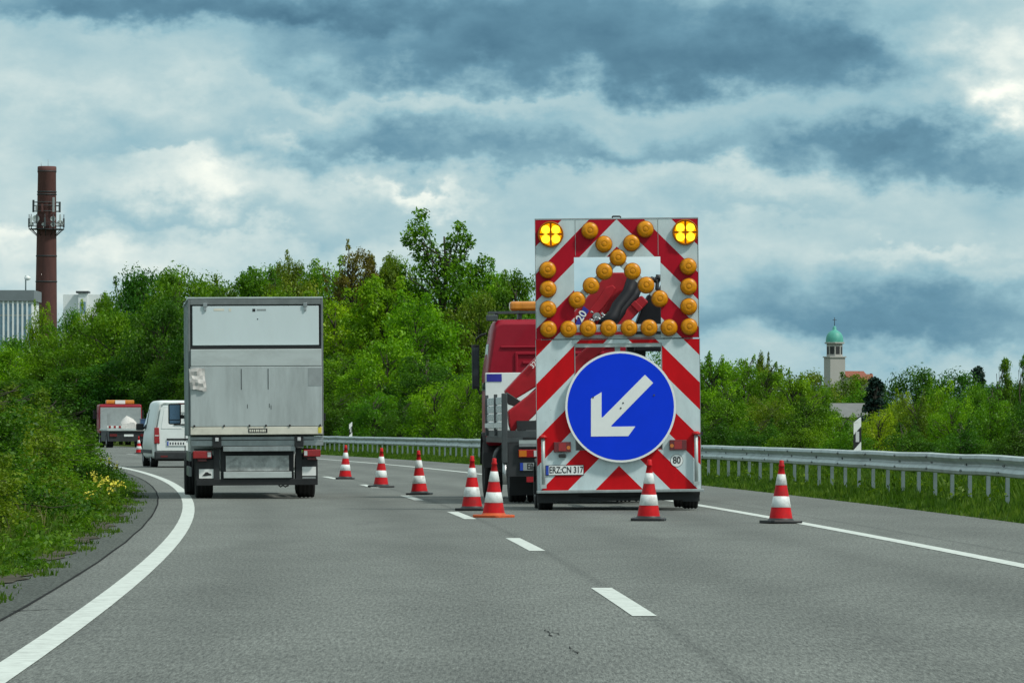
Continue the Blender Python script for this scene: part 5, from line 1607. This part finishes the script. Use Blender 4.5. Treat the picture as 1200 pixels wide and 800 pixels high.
G3 = 'bushes and trees beyond the barrier below the church'
thick = 'green bush in the thicket beyond the barrier between the trailer and the marker post'
thick2 = 'green bush in the thicket beyond the barrier past the marker post'
for (k, u, v, d, w, m, lab) in [
    # slender willowy growth
    ('whip', 838, 424, 175, 85, 'bright', 'light green willowy bush right beside the warning trailer'), ('whip', 872, 428, 182, 80, 'bright', None), ('whip', 902, 436, 175, 80, 'mid', None), ('whip', 932, 444, 170, 80, 'bright', None), ('whip', 955, 452, 178, 60, 'mid', None),
    ('round', 905, 432, 300, 90, 'olive', 'grey green tree rising over the willowy bushes near the church'), ('round2', 850, 425, 290, 110, 'mid', None), ('upright', 893, 414, 305, 26, 'olive', 'thin sapling poking above the thicket beside the church'),
    ('shrub', 855, 470, 150, 95, 'mid', None), ('shrub2', 905, 468, 146, 95, 'olive', None), ('shrub', 950, 476, 140, 85, 'mid', None), ('shrub2', 985, 488, 134, 70, 'bright', None),
    ('shrub', 830, 498, 142, 80, 'deep', None), ('shrub', 885, 500, 134, 80, 'deep', None), ('shrub', 940, 502, 126, 80, 'mid', None),
    ('round2', 985, 441, 700, 75, 'olive', 'olive tree hiding the foot of the church'), ('round', 1008, 441, 760, 60, 'olive', 'olive green tree in front of the church nave roof'), ('round', 945, 437, 650, 90, 'olive', 'grey green distant tree beside the church tower'), ('round2', 1012, 452, 600, 75, 'mid', 'far tree between the church and the dark spruce'), ('round', 958, 455, 480, 80, 'mid', 'tree beside the grey house roof'),
    # past the post
    ('spruce', 1026, 433, 420, 84, 'spruce', 'dark blue green spruce standing beside the grey house roof'),
    ('spruce', 1146, 421, 520, 64, 'spruce', 'far small spruce standing against the sky between round trees and ivy columns'),
    ('round', 1072, 433, 430, 105, 'deep', 'broad dark green rounded tree next to the spruce by the grey roof'), ('round', 1120, 437, 440, 100, 'deep', 'domed dark green tree just below the far small spruce'), ('round', 1168, 450, 400, 110, 'deep', None), ('round', 1225, 452, 380, 120, 'deep', None),
    ('round2', 1050, 462, 240, 55, 'yellowish', 'yellow green bush between the spruce and the bright bush'), ('round2', 1098, 449, 235, 60, 'bright', 'bright yellow green tree in front of the dark rounded trees'), ('round', 1140, 452, 225, 70, 'mid', None), ('round', 1190, 450, 215, 80, 'deep', None), ('round', 1240, 446, 205, 80, 'deep', None),
    ('shrub2', 1030, 482, 128, 75, 'yellowish', 'yellowish bush rising behind the white marker post'), ('shrub', 1072, 476, 140, 80, 'olive', None), ('shrub2', 1115, 470, 138, 85, 'bright', None), ('shrub', 1160, 470, 128, 90, 'mid', None), ('shrub', 1205, 468, 124, 90, 'deep', None), ('shrub', 1260, 470, 118, 100, 'deep', None),
    ('shrub', 1000, 506, 118, 85, 'mid', None), ('shrub', 1060, 506, 112, 90, 'deep', None), ('shrub', 1125, 506, 106, 95, 'deep', None), ('shrub', 1190, 508, 101, 100, 'deep', None), ('shrub', 1255, 510, 97, 100, 'deep', None),
    ('column', 1175, 416, 170, 20, 'mid', 'slim ivy covered column on the skyline, shorter of the two'), ('column', 1199, 411, 165, 18, 'mid', 'slim ivy covered column at the picture edge, taller of the two')]:
    off = at(u, d) - right_line(d)
    zb = terrain_z(off, d) - .05
    cat = 'tree' if k in ('round', 'round2', 'upright', 'spruce') else 'bush'
    if not lab:
        kindw = 'slender willowy bush' if k == 'whip' else 'leafy tree' if cat == 'tree' else 'low bush touching the barrier' if v > 485 else 'middling green bush'
        place = 'next to the warning trailer' if u < 880 else 'between the trailer and the church' if u < 965 else 'around the marker post' if u < 1065 else 'below the domed trees' if u < 1150 else 'below the ivy columns'
        lab = kindw + ' beyond the barrier, ' + place
    o = plant_px(k, u, v, d, w, lab, cat, G3, m, zb)

# hedge along the left verge
G4 = 'bushes of the hedge along the verge'
hd = random.Random(12)
i = 0
for d in np.arange(46, 172, 4.6):
    for row in (0, 1, 2):
        dd = d + hd.uniform(-1.2, 1.2) + row * 1.4
        near = max(0.0, min(1.0, (dd - 100) / 45))
        off = (2.85 if dd < 74 else 2.62) + row * 1.55 + hd.uniform(-.3, .3) + .60 * near
        h = (1.62 if row == 0 else 1.95) + hd.uniform(-.2, .18)
        if row == 0: h -= .12
        h *= 1 - .42 * near
        if dd < 62: h *= .80
        x = left_line(dd) - off
        u = 600 + F * x / dd
        if u < -260: continue
        lab = ('bush in the front row of the hedge, ' if row == 0 else 'taller bush in the middle of the hedge, ' if row == 1 else 'bush at the back of the hedge, ') + (
            'where it starts beside the cracked gutter' if dd < 66 else 'just before the yellow flowers' if dd < 92 else 'past the yellow flowers' if dd < 122 else 'far along beside the flatbed lorry')
        plant('hedge' if hd.random() < .5 else 'hedge2', x, dd, .0, h, 2.3 + hd.uniform(-.2, .5), lab, 'bush', G4, hd.choice(['mid', 'olive', 'mid', 'olive', 'reddish'] if row else ['deep', 'mid', 'deep', 'olive', 'mid', 'deep']))
        i += 1

# remove any kind that was never planted
for k, (p, H, W) in protos.items():
    if k not in first_used:
        for ch in list(p.children): bpy.data.objects.remove(ch)
        bpy.data.objects.remove(p)


# ------------------------------------------------------------------ grass and weeds
def blades(rng, x, y, z, h, lean=.35, wid=.012):
    n = len(x)
    a = rng.uniform(0, math.tau, n); l = rng.uniform(.1, 1, n) * lean * h
    c, s = np.cos(a), np.sin(a)
    t = rng.uniform(0, math.tau, n); wx, wy = np.cos(t) * wid * rng.uniform(.6, 1.5, n), np.sin(t) * wid * rng.uniform(.6, 1.5, n)
    V = np.empty((n, 4, 3))
    V[:, 0] = np.stack([x - wx, y - wy, z], 1)
    V[:, 1] = np.stack([x + wx, y + wy, z], 1)
    V[:, 2] = np.stack([x + wx * .7 + c * l * .4, y + wy * .7 + s * l * .4, z + h * .6], 1)
    V[:, 3] = np.stack([x + c * l, y + s * l, z + h], 1)
    return V.reshape(-1, 3)


def vec(fn, d): return np.array([fn(float(q)) for q in d])


def make_grass():
    rng = np.random.default_rng(5)
    # right verge
    n = 150000
    d = 48 + 210 * rng.uniform(0, 1, n) ** 1.35
    off = 2.62 + 5.2 * rng.uniform(0, 1, n) ** 1.25
    clump = .5 + .5 * np.sin(d * 1.3 + off * 2.1) * np.sin(d * .37 - off * 3.3)
    h = (.07 + .13 * rng.uniform(0, 1, n)) * (.45 + .85 * clump) * np.clip((off - 2.45) / .5, .30, 1) + np.clip(off - 3.9, 0, 1.2) * .13 * rng.uniform(.2, 1.4, n)
    x = vec(right_line, d) + off
    me = quads_mesh('verge_grass', blades(rng, x, d, np.full(n, .0), h, .45, .011 + .00005 * d), 4, LF['grass'])
    o = bpy.data.objects.new('verge_grass', me); COL.objects.link(o); o['kind'] = 'stuff'; tag(o, 'long green grass under and behind the crash barrier', 'grass')
    # broad leaved weeds in it
    n = 16000
    d = 50 + 150 * rng.uniform(0, 1, n) ** 1.3; off = 3.1 + 4.2 * rng.uniform(0, 1, n)
    keep = (np.sin(d * .9) * np.sin(off * 2.7 + d * .31)) > .1
    d, off = d[keep], off[keep]
    P = np.stack([vec(right_line, d) + off, d, .06 + .28 * rng.uniform(0, 1, len(d)) * np.clip((off - 2.6) / 1.4, .3, 1)], 1)
    me = quads_mesh('verge_weed', leaves(rng, P, np.zeros_like(P), .07), 4, LF['weed'])
    o = bpy.data.objects.new('verge_weeds', me); COL.objects.link(o); o['kind'] = 'stuff'; tag(o, 'broad leaved weeds among the grass under the barrier', 'weeds')
    # near verge: grass and leafy weeds climbing to the hedge
    n = 110000
    d = 34 + 140 * rng.uniform(0, 1, n) ** 1.25
    off = .62 + 3.4 * rng.uniform(0, 1, n)
    edge = .90 + .18 * np.sin(d * .8) + .15 * np.sin(d * 2.1 + 1) + .12 * np.sin(d * 5.3) - .28 * (rng.uniform(0, 1, n) > .93)
    keep = off > edge; d, off = d[keep], off[keep]; n = len(d)
    h = (.08 + .20 * rng.uniform(0, 1, n)) * np.clip((off - .75) / .9, .25, 1.3) + .18 * np.clip(off - 1.7, 0, 1) * rng.uniform(0, 1.3, n)
    me = quads_mesh('near_grass', blades(rng, vec(left_line, d) - off, d, np.full(n, -.01), h, .5, .009), 4, LF['grass'])
    o = bpy.data.objects.new('roadside_grass', me); COL.objects.link(o); o['kind'] = 'stuff'; tag(o, 'grass along the gutter at the foot of the hedge', 'grass')
    # dry stalks and seed heads standing in it
    n = 2600
    d = 36 + 110 * rng.uniform(0, 1, n) ** 1.2; off = 1.2 + 1.9 * rng.uniform(0, 1, n)
    keep = np.sin(d * .6 + off) > -.7; d, off = d[keep], off[keep]; n = len(d)
    h = (.16 + .30 * rng.uniform(0, 1, n)) * np.clip((off - .8) / .9, .3, 1)
    me = quads_mesh('dry_grass', blades(rng, vec(left_line, d) - off, d, np.full(n, -.01), h, .45, .0035), 4, LF['straw'])
    o = bpy.data.objects.new('dry_grass', me); COL.objects.link(o); o['kind'] = 'stuff'; tag(o, 'pale dry stalks standing in front of the hedge', 'grass')
    # weed rosettes
    P, O = [], []
    m = 2100
    for k in range(m):
        dd = 34 + 135 * rng.uniform() ** 1.2; of = .98 + 2.2 * rng.uniform() ** 1.1 + .15 * math.sin(dd * .8)
        hh = (.10 + .30 * rng.uniform()) * min(1.25, (of - .6) / 1.1); r = .07 + .12 * rng.uniform()
        q = 44
        dv = rng.normal(size=(q, 3)); dv /= np.linalg.norm(dv, axis=1)[:, None]; dv[:, 2] = np.abs(dv[:, 2])
        p = dv * (rng.uniform(.2, 1, q) ** .6)[:, None] * np.array([r, r * 1.2, hh])
        P.append(p + np.array([left_line(dd) - of, dd, .0])); O.append(dv)
    P = np.concatenate(P); O = np.concatenate(O)
    me = quads_mesh('near_weed', leaves(rng, P, O, .052), 4, LF['weed'])
    o = bpy.data.objects.new('roadside_weeds', me); COL.objects.link(o); o['kind'] = 'stuff'; tag(o, 'low leafy weeds spilling over the gutter before the hedge', 'weeds')


make_grass()


def flower_plant(u, v, d, h, label, seed):
    rr = random.Random(seed); rng = np.random.default_rng(seed)
    x = at(u, d) + .12; top = zt(v, d) + .06
    root = empty('flowering_plant', (x, d, 0)); tag(root, label, 'plant', 'yellow flowering plants at the verge')
    b = MB()
    tips = []
    for k in range(3):
        q = (rr.uniform(-.16, .16), rr.uniform(-.4, .4), top * rr.uniform(.70, 1.0)); tips.append(q)
        b.tube([(0, 0, 0), (q[0] * .5, q[1] * .5, q[2] * .6), q], .008, 5, r1=.004)
    b.build('stem', LF['weed'], root, fix=False)
    P = np.concatenate([np.array(t) + rng.normal(size=(20, 3)) * np.array([.032, .032, .036]) for t in tips])
    me = quads_mesh('blossom', leaves(rng, P, np.zeros_like(P), .040, .8), 4, M['yellow']); o = bpy.data.objects.new('blossom', me); COL.objects.link(o); o.parent = root
    P = np.stack([rng.normal(size=160) * .09, rng.normal(size=160) * .12, rng.uniform(.05, top * .8, 160)], 1)
    me = quads_mesh('leaf', leaves(rng, P, P * 0, .07, .4), 4, LF['weed']); o = bpy.data.objects.new('foliage', me); COL.objects.link(o); o.parent = root


flower_plant(107, 556, 88, .5, 'yellow flowering plant with the densest blossom, at the gutter end of the hedge', 1)
flower_plant(117, 538, 96, .6, 'tallest yellow flowering plant, farthest along the hedge edge', 2)
flower_plant(124, 562, 84, .4, 'yellow flowering plant closest to the gutter', 3)
flower_plant(104, 578, 74, .3, 'low yellow flowering plant with few blossoms, below the other ones', 4)
flower_plant(119, 571, 78, .3, 'small yellow flowering plant between the low one and the gutter', 5)
